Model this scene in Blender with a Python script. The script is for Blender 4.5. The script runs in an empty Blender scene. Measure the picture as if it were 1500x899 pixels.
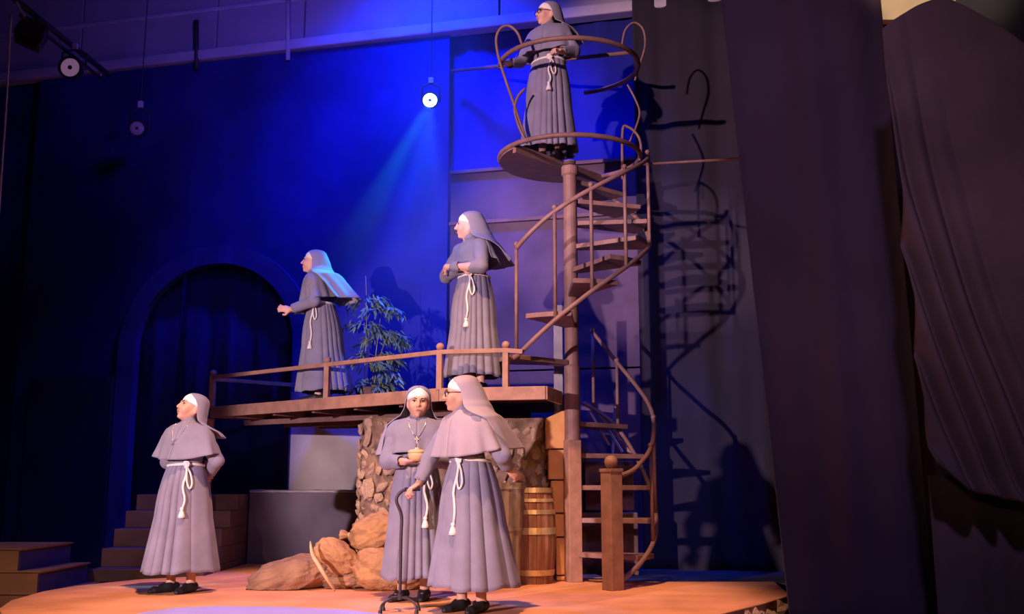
import bpy, math, random
import numpy as np
from mathutils import Vector, Matrix, Euler, noise as mnoise
R = math.radians
scene = bpy.context.scene
COL = scene.collection

# ------------------------------------------------------------------ camera
PITCH = R(10.02); CAMZ = 0.855; F = 1500.0
cam_data = bpy.data.cameras.new('camera'); cam_data.sensor_width = 36; cam_data.lens = 36
cam = bpy.data.objects.new('camera', cam_data); COL.objects.link(cam)
cam.location = (0, 0, CAMZ); cam.rotation_euler = (R(90) + PITCH, 0, 0)
scene.camera = cam

def P(px, py, Y):
    u = (px - 750) / F; v = (449.5 - py) / F
    dy = math.cos(PITCH) - v * math.sin(PITCH); dz = math.sin(PITCH) + v * math.cos(PITCH)
    t = Y / dy
    return Vector((u * t, Y, CAMZ + dz * t))

# ------------------------------------------------------------------ world, exposure
world = bpy.data.worlds.new('world'); scene.world = world; world.use_nodes = True
world.node_tree.nodes['Background'].inputs[0].default_value = (0.35, 0.22, 0.75, 1)
world.node_tree.nodes['Background'].inputs[1].default_value = 0.010
vs = scene.view_settings
vs.view_transform = 'Standard'; vs.look = 'None'; vs.gamma = 1; vs.use_curve_mapping = False; vs.exposure = 0.0

# ------------------------------------------------------------------ stage lamps (hung and front-of-house spots, plus added unseen fills)
def spot(name, loc, target, energy, color, angle, blend=0.4, radius=0.08):
    l = bpy.data.lights.new(name, 'SPOT'); l.energy = energy; l.color = color
    l.spot_size = R(angle); l.spot_blend = blend; l.shadow_soft_size = radius
    o = bpy.data.objects.new(name, l); COL.objects.link(o); o.location = loc
    o.rotation_euler = (Vector(target) - Vector(loc)).to_track_quat('-Z', 'Y').to_euler()
    return o
spot('key_low_spot', (-6.0, -0.4, 2.3), (-0.75, 9.5, 1.5), 6000, (1.0, 0.70, 0.80), 29, 0.3, 0.08)
spot('key_high_spot', (-5.6, -0.4, 5.2), (0.55, 9.9, 4.75), 6400, (1.0, 0.62, 0.72), 19.5, 0.45, 0.08)
spot('warm_deck_spot', (-0.6, 5.6, 8.0), (-0.9, 8.2, 0.0), 3400, (1.0, 0.54, 0.30), 43, 0.4, 0.15)
spot('violet_front_fill', (0.9, 0.4, 6.5), (-0.3, 8.9, 0.4), 560, (0.52, 0.34, 1.0), 62, 0.7, 0.2)  # unseen fill added for violet ambience
spot('warm_front_spot', (0.9, -1.0, 1.9), (-0.3, 9.4, 0.5), 380, (1.0, 0.52, 0.22), 22, 0.6, 0.1)
spot('pier_fill', (1.3, 0.0, 2.2), (0.25, 9.8, 0.55), 520, (1.0, 0.55, 0.25), 8.5, 0.5, 0.08)  # unseen lamp added to warm the pier and barrel
spot('warm_side_fill', (-5.2, 4.0, 4.0), (-4.3, 10.0, 0.2), 420, (1.0, 0.55, 0.32), 26, 0.6, 0.1)  # extra unseen lamp, added to lift the dark steps at left
spot('blue_wall_spot', (-1.4, 10.5, 8.3), (-1.0, 12.4, 3.6), 2600, (0.0, 0.03, 1.0), 92, 0.95, 0.3)
spot('blue_low_spot', (-0.7, 10.4, 7.8), (-0.9, 12.0, 2.4), 2800, (0.0, 0.05, 1.0), 40, 0.9, 0.2)
spot('bulkhead_spot', (-2.4, 9.3, 5.9), (-2.3, 12.9, 7.15), 340, (0.14, 0.08, 1.0), 130, 0.9, 0.3)
spot('blue_veil_spot', (-3.6, 11.2, 5.4), (-1.0, 8.3, 1.2), 1100, (0.08, 0.25, 1.0), 16, 0.5, 0.06)
spot('blue_side_spot', (-3.4, 8.0, 6.0), (-0.48, 9.5, 3.12), 420, (0.06, 0.30, 1.0), 7, 0.6, 0.05)
spot('house_warm_spot', (-2.0, -2.0, 3.2), (2.9, 6.4, 3.2), 430, (1.0, 0.55, 0.58), 34, 0.9, 0.3)
spot('proscenium_fill', (1.2, 2.0, 5.0), (3.1, 7.2, 4.8), 900, (1.0, 0.75, 0.5), 16, 0.5, 0.1)  # added lamp, out of view, brightening the cream wall
spot('lavender_edge_spot', (-3.4, 3.0, 5.5), (-1.7, 7.52, 0.0), 700, (0.45, 0.36, 1.0), 12, 0.3, 0.05)
spot('blue_backfloor_spot', (2.4, 10.6, 4.0), (1.5, 11.0, 0.0), 420, (0.05, 0.12, 1.0), 34, 0.5, 0.05)

# ------------------------------------------------------------------ helpers
def new_mat(name, color, rough=0.8, metal=0.0, var=0.15, scale=6.0, bump=0.0, bscale=60.0, spec=0.3, color2=None, sheen=0.0):
    m = bpy.data.materials.new(name); m.use_nodes = True
    nt = m.node_tree; b = nt.nodes['Principled BSDF']
    b.inputs['Roughness'].default_value = rough; b.inputs['Metallic'].default_value = metal
    b.inputs['Specular IOR Level'].default_value = spec
    if sheen: b.inputs['Sheen Weight'].default_value = sheen
    tc = nt.nodes.new('ShaderNodeTexCoord'); n = nt.nodes.new('ShaderNodeTexNoise')
    n.inputs['Scale'].default_value = scale; n.inputs['Detail'].default_value = 5
    nt.links.new(tc.outputs['Object'], n.inputs['Vector'])
    ramp = nt.nodes.new('ShaderNodeValToRGB')
    c2 = color2 or tuple(min(1, c * (1 + var)) for c in color)
    c1 = color if color2 else tuple(c * (1 - var) for c in color)
    ramp.color_ramp.elements[0].color = (*c1, 1); ramp.color_ramp.elements[1].color = (*c2, 1)
    ramp.color_ramp.elements[0].position = 0.35; ramp.color_ramp.elements[1].position = 0.65
    nt.links.new(n.outputs['Fac'], ramp.inputs['Fac']); nt.links.new(ramp.outputs['Color'], b.inputs['Base Color'])
    if bump:
        n2 = nt.nodes.new('ShaderNodeTexNoise'); n2.inputs['Scale'].default_value = bscale; n2.inputs['Detail'].default_value = 4
        nt.links.new(tc.outputs['Object'], n2.inputs['Vector'])
        bp = nt.nodes.new('ShaderNodeBump'); bp.inputs['Strength'].default_value = bump; bp.inputs['Distance'].default_value = 0.02
        nt.links.new(n2.outputs['Fac'], bp.inputs['Height']); nt.links.new(bp.outputs['Normal'], b.inputs['Normal'])
    return m
def emit_mat(name, color, strength):
    m = bpy.data.materials.new(name); m.use_nodes = True; nt = m.node_tree
    b = nt.nodes['Principled BSDF']; b.inputs['Base Color'].default_value = (*color, 1)
    b.inputs['Emission Color'].default_value = (*color, 1); b.inputs['Emission Strength'].default_value = strength
    return m
def wave_mat(name, c1, c2, scale, rough=0.8, direction='Z', dist=2.0, bump=0.3):
    m = new_mat(name, c1, rough, var=0.1); nt = m.node_tree; b = nt.nodes['Principled BSDF']
    w = nt.nodes.new('ShaderNodeTexWave'); w.bands_direction = direction; w.inputs['Scale'].default_value = scale; w.inputs['Distortion'].default_value = dist
    tc = nt.nodes['Texture Coordinate']; nt.links.new(tc.outputs['Object'], w.inputs['Vector'])
    r = nt.nodes.new('ShaderNodeValToRGB'); r.color_ramp.elements[0].color = (*c1, 1); r.color_ramp.elements[1].color = (*c2, 1)
    nt.links.new(w.outputs['Fac'], r.inputs['Fac']); nt.links.new(r.outputs['Color'], b.inputs['Base Color'])
    if bump:
        bp = nt.nodes.new('ShaderNodeBump'); bp.inputs['Strength'].default_value = bump; bp.inputs['Distance'].default_value = 0.01
        nt.links.new(w.outputs['Fac'], bp.inputs['Height']); nt.links.new(bp.outputs['Normal'], b.inputs['Normal'])
    return m

M = {}
M['floor_deck'] = new_mat('deck_paint', (0.72, 0.31, 0.15), 0.7, var=0.14, scale=2.2, bump=0.15, bscale=25)
M['floor_black'] = new_mat('black_stage_paint', (0.035, 0.03, 0.04), 0.6, var=0.3, scale=3)
M['navy'] = new_mat('navy_backcloth', (0.014, 0.018, 0.20), 0.95, var=0.15, scale=1.5)
M['velvet'] = new_mat('black_velvet', (0.045, 0.042, 0.06), 0.95, var=0.2, scale=1.5, sheen=0.1)
M['leg'] = new_mat('plum_black_serge', (0.080, 0.054, 0.068), 0.9, var=0.12, scale=1.2, bump=0.15, bscale=120, sheen=0.15)
M['blackserge'] = new_mat('black_serge', (0.024, 0.019, 0.03), 0.95, var=0.15, scale=1.2, bump=0.15, bscale=120)
M['archdark'] = new_mat('dado_paint', (0.014, 0.012, 0.05), 0.95, var=0.25, scale=2)
M['patch'] = new_mat('lavender_patch_colour', (0.40, 0.33, 0.72), 0.6, var=0.06, scale=3)
M['drape'] = new_mat('brown_black_drape', (0.135, 0.092, 0.08), 0.9, var=0.2, scale=1.5, bump=0.15, bscale=80)
M['bulkhead'] = new_mat('bulkhead_plaster', (0.34, 0.30, 0.36), 0.85, var=0.08, scale=1.5)
M['bulktrim'] = new_mat('bulkhead_trim', (0.46, 0.40, 0.46), 0.8, var=0.1, scale=3)
M['cream'] = new_mat('cream_plaster', (0.72, 0.55, 0.38), 0.8, var=0.05)
M['archwall'] = new_mat('dark_scenery_paint', (0.013, 0.016, 0.17), 0.95, var=0.25, scale=1.2)
M['archtrim'] = new_mat('arch_trim_paint', (0.030, 0.030, 0.20), 0.95, var=0.25, scale=2.5)
M['flat'] = new_mat('mauve_scenery_flat', (0.095, 0.06, 0.095), 0.9, var=0.25, scale=1.4, bump=0.1)
M['greyflat'] = new_mat('grey_scenery_flat', (0.34, 0.30, 0.30), 0.9, var=0.15, scale=2)
M['ledge'] = new_mat('ledge_paint', (0.12, 0.10, 0.13), 0.9, var=0.2, scale=2)
M['ledgecap'] = new_mat('ledge_cap', (0.36, 0.31, 0.34), 0.85, var=0.2, scale=5, bump=0.4, bscale=20)
M['stairs'] = new_mat('stair_brown_paint', (0.17, 0.10, 0.085), 0.8, var=0.2, scale=3)
M['riserblue'] = new_mat('riser_dark_paint', (0.035, 0.03, 0.12), 0.7, var=0.15)
M['boxside'] = new_mat('box_side_brown', (0.30, 0.16, 0.07), 0.8, var=0.2, scale=3)
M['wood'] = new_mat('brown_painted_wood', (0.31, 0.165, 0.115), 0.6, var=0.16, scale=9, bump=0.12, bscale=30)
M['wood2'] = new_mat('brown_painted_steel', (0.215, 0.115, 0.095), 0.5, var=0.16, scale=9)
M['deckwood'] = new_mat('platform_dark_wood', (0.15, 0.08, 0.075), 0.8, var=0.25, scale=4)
M['rock'] = new_mat('painted_rock', (0.13, 0.075, 0.05), 0.9, scale=7, color2=(0.30, 0.19, 0.13), bump=0.5, bscale=14)
M['stone'] = new_mat('rock_lump', (0.28, 0.17, 0.11), 0.9, scale=9, color2=(0.58, 0.42, 0.30), bump=0.4, bscale=22)
M['pier'] = new_mat('ochre_block', (0.62, 0.30, 0.11), 0.85, var=0.14, scale=4, bump=0.25, bscale=18)
M['bark'] = wave_mat('weathered_stave', (0.16, 0.12, 0.09), (0.34, 0.25, 0.17), 3, direction='X', dist=6)
M['barrel'] = wave_mat('barrel_oak', (0.20, 0.085, 0.045), (0.28, 0.12, 0.06), 4, direction='X', dist=5, bump=0.15)
M['brass'] = new_mat('pale_brass_hoop', (0.62, 0.44, 0.22), 0.42, metal=0.5, var=0.15, scale=12)
M['sack'] = new_mat('burlap_tan', (0.42, 0.22, 0.095), 0.95, var=0.16, scale=5, bump=0.5, bscale=45)
M['sackdark'] = new_mat('burlap_brown', (0.27, 0.15, 0.085), 0.95, var=0.25, scale=4, bump=0.5, bscale=45)
M['cord'] = wave_mat('white_cord', (0.66, 0.60, 0.52), (0.86, 0.80, 0.72), 30, rough=0.8, dist=1, bump=0.2)
M['habit'] = new_mat('grey_habit_cloth', (0.215, 0.195, 0.255), 0.85, var=0.10, scale=5, bump=0.18, bscale=160, sheen=0.1)
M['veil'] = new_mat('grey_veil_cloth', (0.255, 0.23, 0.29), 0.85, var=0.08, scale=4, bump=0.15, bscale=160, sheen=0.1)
M['litveil'] = new_mat('lit_grey_veil_cloth', (0.35, 0.275, 0.31), 0.85, var=0.07, scale=4, bump=0.15, bscale=160, sheen=0.1)  # the grey veil cloth again, with pink stage light put into its colour
M['band'] = new_mat('white_linen', (0.80, 0.74, 0.70), 0.8, var=0.04)
M['skin'] = new_mat('skin_light', (0.68, 0.38, 0.28), 0.55, var=0.06, scale=8, spec=0.4)
M['skin2'] = new_mat('skin_olive', (0.56, 0.30, 0.20), 0.55, var=0.06, scale=8, spec=0.4)
M['lips'] = new_mat('lip_red', (0.42, 0.13, 0.11), 0.5, var=0.05)
M['eyewhite'] = new_mat('eye_white', (0.75, 0.70, 0.66), 0.3, var=0.02)
M['dark'] = new_mat('dark_brown', (0.025, 0.017, 0.015), 0.5, var=0.1)
M['shoe'] = new_mat('black_shoe', (0.018, 0.016, 0.018), 0.5, var=0.1)
M['silver'] = new_mat('silver_metal', (0.62, 0.58, 0.58), 0.3, metal=0.8, var=0.05)
M['cane'] = new_mat('black_cane_metal', (0.05, 0.035, 0.04), 0.4, metal=0.3, var=0.1)
M['fixture'] = new_mat('black_fixture', (0.035, 0.03, 0.045), 0.5, var=0.15)
M['lens'] = new_mat('dull_lens', (0.52, 0.42, 0.50), 0.25, var=0.2, scale=40)
M['dimlens'] = emit_mat('reflecting_pink_lens', (0.40, 0.20, 0.38), 0.35)  # emission stands in for light reflected by the unlit lens
M['litlens'] = emit_mat('lit_cyan_lens', (0.42, 0.92, 1.0), 9.0)
M['leaf'] = new_mat('bamboo_leaf', (0.12, 0.20, 0.14), 0.55, var=0.35, scale=4)
M['stem'] = new_mat('bamboo_cane', (0.26, 0.24, 0.14), 0.6, var=0.2)
M['pot'] = new_mat('tan_pot', (0.62, 0.42, 0.20), 0.5, var=0.12, scale=10)
M['straw'] = new_mat('pale_straw', (0.62, 0.42, 0.22), 0.8, var=0.15, scale=8)
M['plank'] = new_mat('pale_split_plank', (0.52, 0.38, 0.27), 0.8, var=0.2, scale=6)
M['red'] = new_mat('red_bead', (0.55, 0.03, 0.03), 0.4, var=0.1)
M['whitecable'] = new_mat('grey_cable', (0.55, 0.50, 0.55), 0.6, var=0.05)

def haze_mat(density):
    m = bpy.data.materials.new('haze'); m.use_nodes = True; nt = m.node_tree; nt.nodes.clear()
    o = nt.nodes.new('ShaderNodeOutputMaterial'); v = nt.nodes.new('ShaderNodeVolumeScatter')
    v.inputs['Anisotropy'].default_value = 0.0
    tc = nt.nodes.new('ShaderNodeTexCoord'); mp = nt.nodes.new('ShaderNodeMapping'); mp.vector_type = 'TEXTURE'
    mp.inputs['Location'].default_value = (-0.95, 11.0, 4.6); mp.inputs['Scale'].default_value = (1.7, 1.6, 3.6)
    g = nt.nodes.new('ShaderNodeTexGradient'); g.gradient_type = 'QUADRATIC_SPHERE'
    mu = nt.nodes.new('ShaderNodeMath'); mu.operation = 'MULTIPLY'; mu.inputs[1].default_value = density
    nt.links.new(tc.outputs['Object'], mp.inputs['Vector']); nt.links.new(mp.outputs['Vector'], g.inputs['Vector'])
    nt.links.new(g.outputs['Fac'], mu.inputs[0]); nt.links.new(mu.outputs[0], v.inputs['Density'])
    nt.links.new(v.outputs[0], o.inputs['Volume']); return m
M['haze'] = haze_mat(0.10)

class MB:
    def __init__(s): s.v = []; s.f = []
    def add(s, verts, faces):
        o = len(s.v); s.v += [tuple(q) for q in verts]; s.f += [tuple(i + o for i in f) for f in faces]; return s
    def box(s, c, d, rz=0.0, rot=None):
        m = rot if rot is not None else Matrix.Rotation(rz, 3, 'Z'); c = Vector(c)
        vs_ = [c + m @ Vector((x * d[0] / 2, y * d[1] / 2, z * d[2] / 2)) for z in (-1, 1) for y in (-1, 1) for x in (-1, 1)]
        return s.add(vs_, [(0, 2, 3, 1), (4, 5, 7, 6), (0, 1, 5, 4), (2, 6, 7, 3), (0, 4, 6, 2), (1, 3, 7, 5)])
    def bar(s, a, b, w, h):
        a = Vector(a); b = Vector(b); d = b - a
        q = d.to_track_quat('Y', 'Z').to_matrix()
        return s.box((a + b) / 2, (w, d.length, h), rot=q)
    def tube(s, pts, r, n=10, caps=True, closed=False):
        pts = [Vector(q) for q in pts]; k = len(pts)
        rs = r if hasattr(r, '__len__') else [r] * k
        ring0 = len(s.v); up = None
        for i, q in enumerate(pts):
            if closed: t = pts[(i + 1) % k] - pts[i - 1]
            else: t = pts[min(i + 1, k - 1)] - pts[max(i - 1, 0)]
            if t.length < 1e-9: t = Vector((0, 0, 1))
            t.normalize()
            if up is None: up = Vector((0, 0, 1)) if abs(t.z) < 0.9 else Vector((1, 0, 0))
            x = t.cross(up)
            if x.length < 1e-5: x = t.cross(Vector((0.3, 1, 0.2)))
            x.normalize(); y = x.cross(t).normalized(); up = y
            for j in range(n):
                a = 2 * math.pi * j / n
                s.v.append(tuple(q + (x * math.cos(a) + y * math.sin(a)) * rs[i]))
        for i in range(k if closed else k - 1):
            i2 = (i + 1) % k
            for j in range(n):
                j2 = (j + 1) % n
                s.f.append((ring0 + i * n + j, ring0 + i * n + j2, ring0 + i2 * n + j2, ring0 + i2 * n + j))
        if caps and not closed:
            s.f.append(tuple(ring0 + j for j in range(n - 1, -1, -1)))
            s.f.append(tuple(ring0 + (k - 1) * n + j for j in range(n)))
        return s
    def lathe(s, prof, c=(0, 0, 0), n=24, rot=None):
        c = Vector(c); o = len(s.v); m = rot or Matrix.Identity(3)
        for r, z in prof:
            for j in range(n):
                a = 2 * math.pi * j / n
                s.v.append(tuple(c + m @ Vector((r * math.cos(a), r * math.sin(a), z))))
        for i in range(len(prof) - 1):
            for j in range(n):
                j2 = (j + 1) % n
                s.f.append((o + i * n + j, o + i * n + j2, o + (i + 1) * n + j2, o + (i + 1) * n + j))
        return s
    def ball(s, c, r, n=12, sc=(1, 1, 1)):
        prof = [(max(1e-4, math.sin(math.pi * i / n)), -math.cos(math.pi * i / n)) for i in range(n + 1)]
        return s.lathe([(p * r, z * r) for p, z in prof], c, n + 4, Matrix.Diagonal(sc))
    def grid(s, pts, wrap=False):
        nr = len(pts); nc = len(pts[0]); o = len(s.v)
        for row in pts: s.v += [tuple(q) for q in row]
        for i in range(nr - 1):
            for j in range(nc if wrap else nc - 1):
                j2 = (j + 1) % nc
                s.f.append((o + i * nc + j, o + i * nc + j2, o + (i + 1) * nc + j2, o + (i + 1) * nc + j))
        return s
    def prism(s, poly, z0, z1):
        n = len(poly); o = len(s.v)
        s.v += [(p[0], p[1], z0) for p in poly] + [(p[0], p[1], z1) for p in poly]
        s.f.append(tuple(o + i for i in range(n - 1, -1, -1))); s.f.append(tuple(o + n + i for i in range(n)))
        for i in range(n):
            j = (i + 1) % n; s.f.append((o + i, o + j, o + n + j, o + n + i))
        return s
    def build(s, name, mat, parent=None, smooth=False, bevel=0.0, solid=0.0, local=False):
        """verts are world positions unless local (then in the root's own frame)"""
        vv = s.v
        if parent is not None and not local:
            root = parent
            while root.parent: root = root.parent
            L = root.location; vv = [(a - L.x, b - L.y, c - L.z) for a, b, c in vv]
        return mesh_obj(name, vv, s.f, mat, parent, smooth, bevel, solid)
def mesh_obj(name, vv, ff, mat, parent=None, smooth=False, bevel=0.0, solid=0.0):
    me = bpy.data.meshes.new(name); me.from_pydata(vv, [], ff); me.update()
    if smooth: me.shade_smooth()
    me.materials.append(M[mat])
    o = bpy.data.objects.new(name, me); COL.objects.link(o); o.parent = parent
    if bevel:
        b = o.modifiers.new('bevel', 'BEVEL'); b.width = bevel; b.segments = 2; b.limit_method = 'ANGLE'
    if solid:
        b = o.modifiers.new('solid', 'SOLIDIFY'); b.thickness = solid; b.offset = -1
    return o
def tag(o, label, cat, group=None):
    o['label'] = label; o['category'] = cat
    if group: o['group'] = group
    return o
def struct(o): o['kind'] = 'structure'; return o
def thing(name, label, cat, loc, rz=0.0, group=None, scale=1.0):
    o = bpy.data.objects.new(name, None); COL.objects.link(o); o.location = loc; o.rotation_euler = (0, 0, rz)
    o.scale = (scale,) * 3; o.empty_display_size = 0.1
    return tag(o, label, cat, group)
def place(me_obj, name, loc, rot=(0, 0, 0), sc=(1, 1, 1), parent=None):
    o = bpy.data.objects.new(name, me_obj); COL.objects.link(o); o.location = loc; o.rotation_euler = rot; o.scale = sc; o.parent = parent
    return o
def smooth_path(pts, n=8):
    pts = [Vector(q) for q in pts]; out = []
    for i in range(len(pts) - 1):
        p0 = pts[max(i - 1, 0)]; p1 = pts[i]; p2 = pts[i + 1]; p3 = pts[min(i + 2, len(pts) - 1)]
        for k in range(n):
            t = k / n
            out.append(0.5 * ((2 * p1) + (p2 - p0) * t + (2 * p0 - 5 * p1 + 4 * p2 - p3) * t * t + (3 * p1 - p0 - 3 * p2 + p3) * t ** 3))
    out.append(pts[-1]); return out
def lerp(a, b, t): return a + (b - a) * t
def keyed(t, keys):
    """keys: [(t, (values...)), ...] piecewise linear with smoothing"""
    for (t0, v0), (t1, v1) in zip(keys, keys[1:]):
        if t <= t1:
            k = (t - t0) / (t1 - t0)
            return [lerp(a, b, k) for a, b in zip(v0, v1)]
    return list(keys[-1][1])

# ------------------------------------------------------------------ signed-distance bodies
class SDF:
    def __init__(s): s.pr = []
    def cone(s, a, b, ra, rb, k=0.03, neg=False): s.pr.append(('c', Vector(a), Vector(b), ra, rb, k, neg, None)); return s
    def ell(s, c, r, k=0.03, rot=None, neg=False): s.pr.append(('e', Vector(c), Vector(r), 0, 0, k, neg, rot)); return s
    def mesh(s, h=0.007, floor=None, wrinkle=0.0):
        lo = np.full(3, 1e9); hi = np.full(3, -1e9); bbs = []
        for t, a, b, ra, rb, k, neg, rot in s.pr:
            if t == 'c':
                l = np.minimum(np.array(a) - ra, np.array(b) - rb); u = np.maximum(np.array(a) + ra, np.array(b) + rb)
            else:
                m = max(b) if rot is not None else None
                e = np.array([m] * 3) if m else np.array(b)
                l = np.array(a) - e; u = np.array(a) + e
            bbs.append((l - k - 4 * h, u + k + 4 * h))
            if not neg: lo = np.minimum(lo, l); hi = np.maximum(hi, u)
        lo -= 3 * h; hi += 3 * h
        n = np.ceil((hi - lo) / h).astype(int) + 1
        Fd = np.full(n, 0.2, np.float32)
        ax = [lo[i] + h * np.arange(n[i]) for i in range(3)]
        for (t, a, b, ra, rb, k, neg, rot), (l, u) in zip(s.pr, bbs):
            i0 = np.clip(np.floor((l - lo) / h).astype(int), 0, n); i1 = np.clip(np.ceil((u - lo) / h).astype(int) + 1, 0, n)
            if (i1 <= i0).any(): continue
            X, Y, Z = np.meshgrid(ax[0][i0[0]:i1[0]], ax[1][i0[1]:i1[1]], ax[2][i0[2]:i1[2]], indexing='ij')
            X = X - a.x; Y = Y - a.y; Z = Z - a.z
            if t == 'c':
                d = b - a; L2 = max(d.dot(d), 1e-9)
                tt = np.clip((X * d.x + Y * d.y + Z * d.z) / L2, 0, 1)
                D = np.sqrt((X - tt * d.x) ** 2 + (Y - tt * d.y) ** 2 + (Z - tt * d.z) ** 2) - (ra + (rb - ra) * tt)
            else:
                if rot is not None:
                    r = rot.transposed()
                    X, Y, Z = (r[i][0] * X + r[i][1] * Y + r[i][2] * Z for i in range(3))
                k0 = np.sqrt((X / b.x) ** 2 + (Y / b.y) ** 2 + (Z / b.z) ** 2)
                k1 = np.sqrt((X / b.x ** 2) ** 2 + (Y / b.y ** 2) ** 2 + (Z / b.z ** 2) ** 2)
                D = k0 * (k0 - 1) / np.maximum(k1, 1e-6)
            sl = tuple(slice(i0[i], i1[i]) for i in range(3)); A = Fd[sl]
            if neg:
                D = -D; q = np.maximum(k - np.abs(A - D), 0) / k; Fd[sl] = np.maximum(A, D) + q * q * k / 4
            else:
                q = np.maximum(k - np.abs(A - D), 0) / k; Fd[sl] = np.minimum(A, D) - q * q * k / 4
        if wrinkle:
            X, Y, Z = np.meshgrid(*ax, indexing='ij')
            Fd += (wrinkle * (np.sin(55 * Z + 18 * X + 3 * np.sin(14 * Y)) + np.sin(38 * X - 30 * Y + 24 * Z)) * 0.5).astype(np.float32)
        if floor is not None:
            Fd = np.maximum(Fd, (floor - ax[2])[None, None, :].astype(np.float32))
        ins = Fd < 0
        c8 = [ins[dx:n[0] - 1 + dx, dy:n[1] - 1 + dy, dz:n[2] - 1 + dz] for dx in (0, 1) for dy in (0, 1) for dz in (0, 1)]
        cnt = sum(c.astype(np.int8) for c in c8)
        act = np.argwhere((cnt > 0) & (cnt < 8))
        idx = np.full(n - 1, -1, np.int32); idx[act[:, 0], act[:, 1], act[:, 2]] = np.arange(len(act))
        acc = np.zeros((len(act), 3)); num = np.zeros(len(act))
        offs = [(dx, dy, dz) for dx in (0, 1) for dy in (0, 1) for dz in (0, 1)]
        vals = {o: Fd[act[:, 0] + o[0], act[:, 1] + o[1], act[:, 2] + o[2]].astype(np.float64) for o in offs}
        for o in offs:
            for axn in range(3):
                if o[axn] == 0:
                    o2 = list(o); o2[axn] = 1; o2 = tuple(o2)
                    a_, b_ = vals[o], vals[o2]; cr = (a_ < 0) != (b_ < 0)
                    t = np.where(cr, a_ / np.where(cr, a_ - b_, 1), 0)
                    p = np.array(o, float)[None, :].repeat(len(act), 0); p[:, axn] += t
                    acc[cr] += p[cr]; num[cr] += 1
        V = (act + acc / num[:, None]) * h + lo
        faces = []
        for axn in range(3):
            s0 = [slice(0, None)] * 3; s1 = [slice(0, None)] * 3
            s0[axn] = slice(0, n[axn] - 1); s1[axn] = slice(1, n[axn])
            A = ins[tuple(s0)]; B = ins[tuple(s1)]
            e = np.argwhere(A != B); oth = [i for i in range(3) if i != axn]
            ok = (e[:, oth[0]] > 0) & (e[:, oth[1]] > 0) & (e[:, oth[0]] < n[oth[0]] - 1) & (e[:, oth[1]] < n[oth[1]] - 1); e = e[ok]
            def cell(d0, d1):
                q = e.copy(); q[:, oth[0]] -= d0; q[:, oth[1]] -= d1
                return idx[q[:, 0], q[:, 1], q[:, 2]]
            quad = np.stack([cell(1, 1), cell(0, 1), cell(0, 0), cell(1, 0)], 1)
            flip = A[e[:, 0], e[:, 1], e[:, 2]] == (axn == 1)
            quad[flip] = quad[flip][:, ::-1]
            faces.append(quad)
        Fq = np.concatenate(faces); Fq = Fq[(Fq >= 0).all(1)]
        return V, Fq
def sdf_obj(name, sdf, mat, parent, **kw):
    V, Fq = sdf.mesh(**kw)
    me = bpy.data.meshes.new(name); me.from_pydata(V.tolist(), [], Fq.tolist()); me.update(); me.shade_smooth()
    me.materials.append(M[mat]); o = bpy.data.objects.new(name, me); COL.objects.link(o); o.parent = parent
    sm = o.modifiers.new('relax', 'SMOOTH'); sm.factor = 0.5; sm.iterations = 2
    return o

# ================================================================== THE PLACE
def WY(x): return 11.5 + (2.54 - x) * 0.2515          # the upstage wall runs obliquely
WN = Vector((-0.244, -0.970, 0)); WT = Vector((0.970, -0.244, 0))
def W(x, off, z): return Vector((x, WY(x), 0)) + WN * off + Vector((0, 0, z))

# floor of the house stage
fb = MB(); fb.box((0, 8, -0.25), (24, 26, 0.1)); struct(fb.build('floor', 'floor_black'))
# raised deck, painted orange-brown
deck_poly = [(-3.05, 12.05), (-3.05, 10.45), (-3.55, 10.05), (-3.88, 9.4), (-3.95, 8.9), (-3.88, 8.2), (-3.70, 7.65), (-3.3, 6.9), (-2.6, 6.2), (-1.5, 5.75), (-0.4, 5.75), (0.5, 6.2), (1.15, 6.9), (1.50, 7.42), (1.9, 8.0), (2.26, 8.6), (2.44, 9.8), (1.0, 9.8), (0.75, 11.2), (-1.0, 12.05)]
dk = MB().prism(deck_poly[::-1], -0.2, 0.0)
deck = struct(dk.build('floor_raised_deck', 'floor_deck', None, bevel=0.008))
def gp(px, py):
    q = P(px, py, 1.0); d = q - cam.location; t = -CAMZ / d.z; return (d.x * t, d.y * t)
MB().prism([gp(190, 902), gp(215, 896), gp(255, 890.5), gp(320, 888), gp(420, 889), gp(500, 893), gp(550, 898), gp(575, 902), gp(560, 925), gp(380, 935), gp(220, 925)][::-1], 0.0005, 0.003).build('lavender_patch', 'patch', deck)  # thin lavender sheet lying on the front of the deck
# black back deck on the right, behind the orange one
struct(MB().prism([(1.02, 9.83), (2.6, 9.83), (3.4, 11.25), (0.8, 11.75)], -0.2, -0.015).build('floor_back_deck', 'floor_black'))
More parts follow.
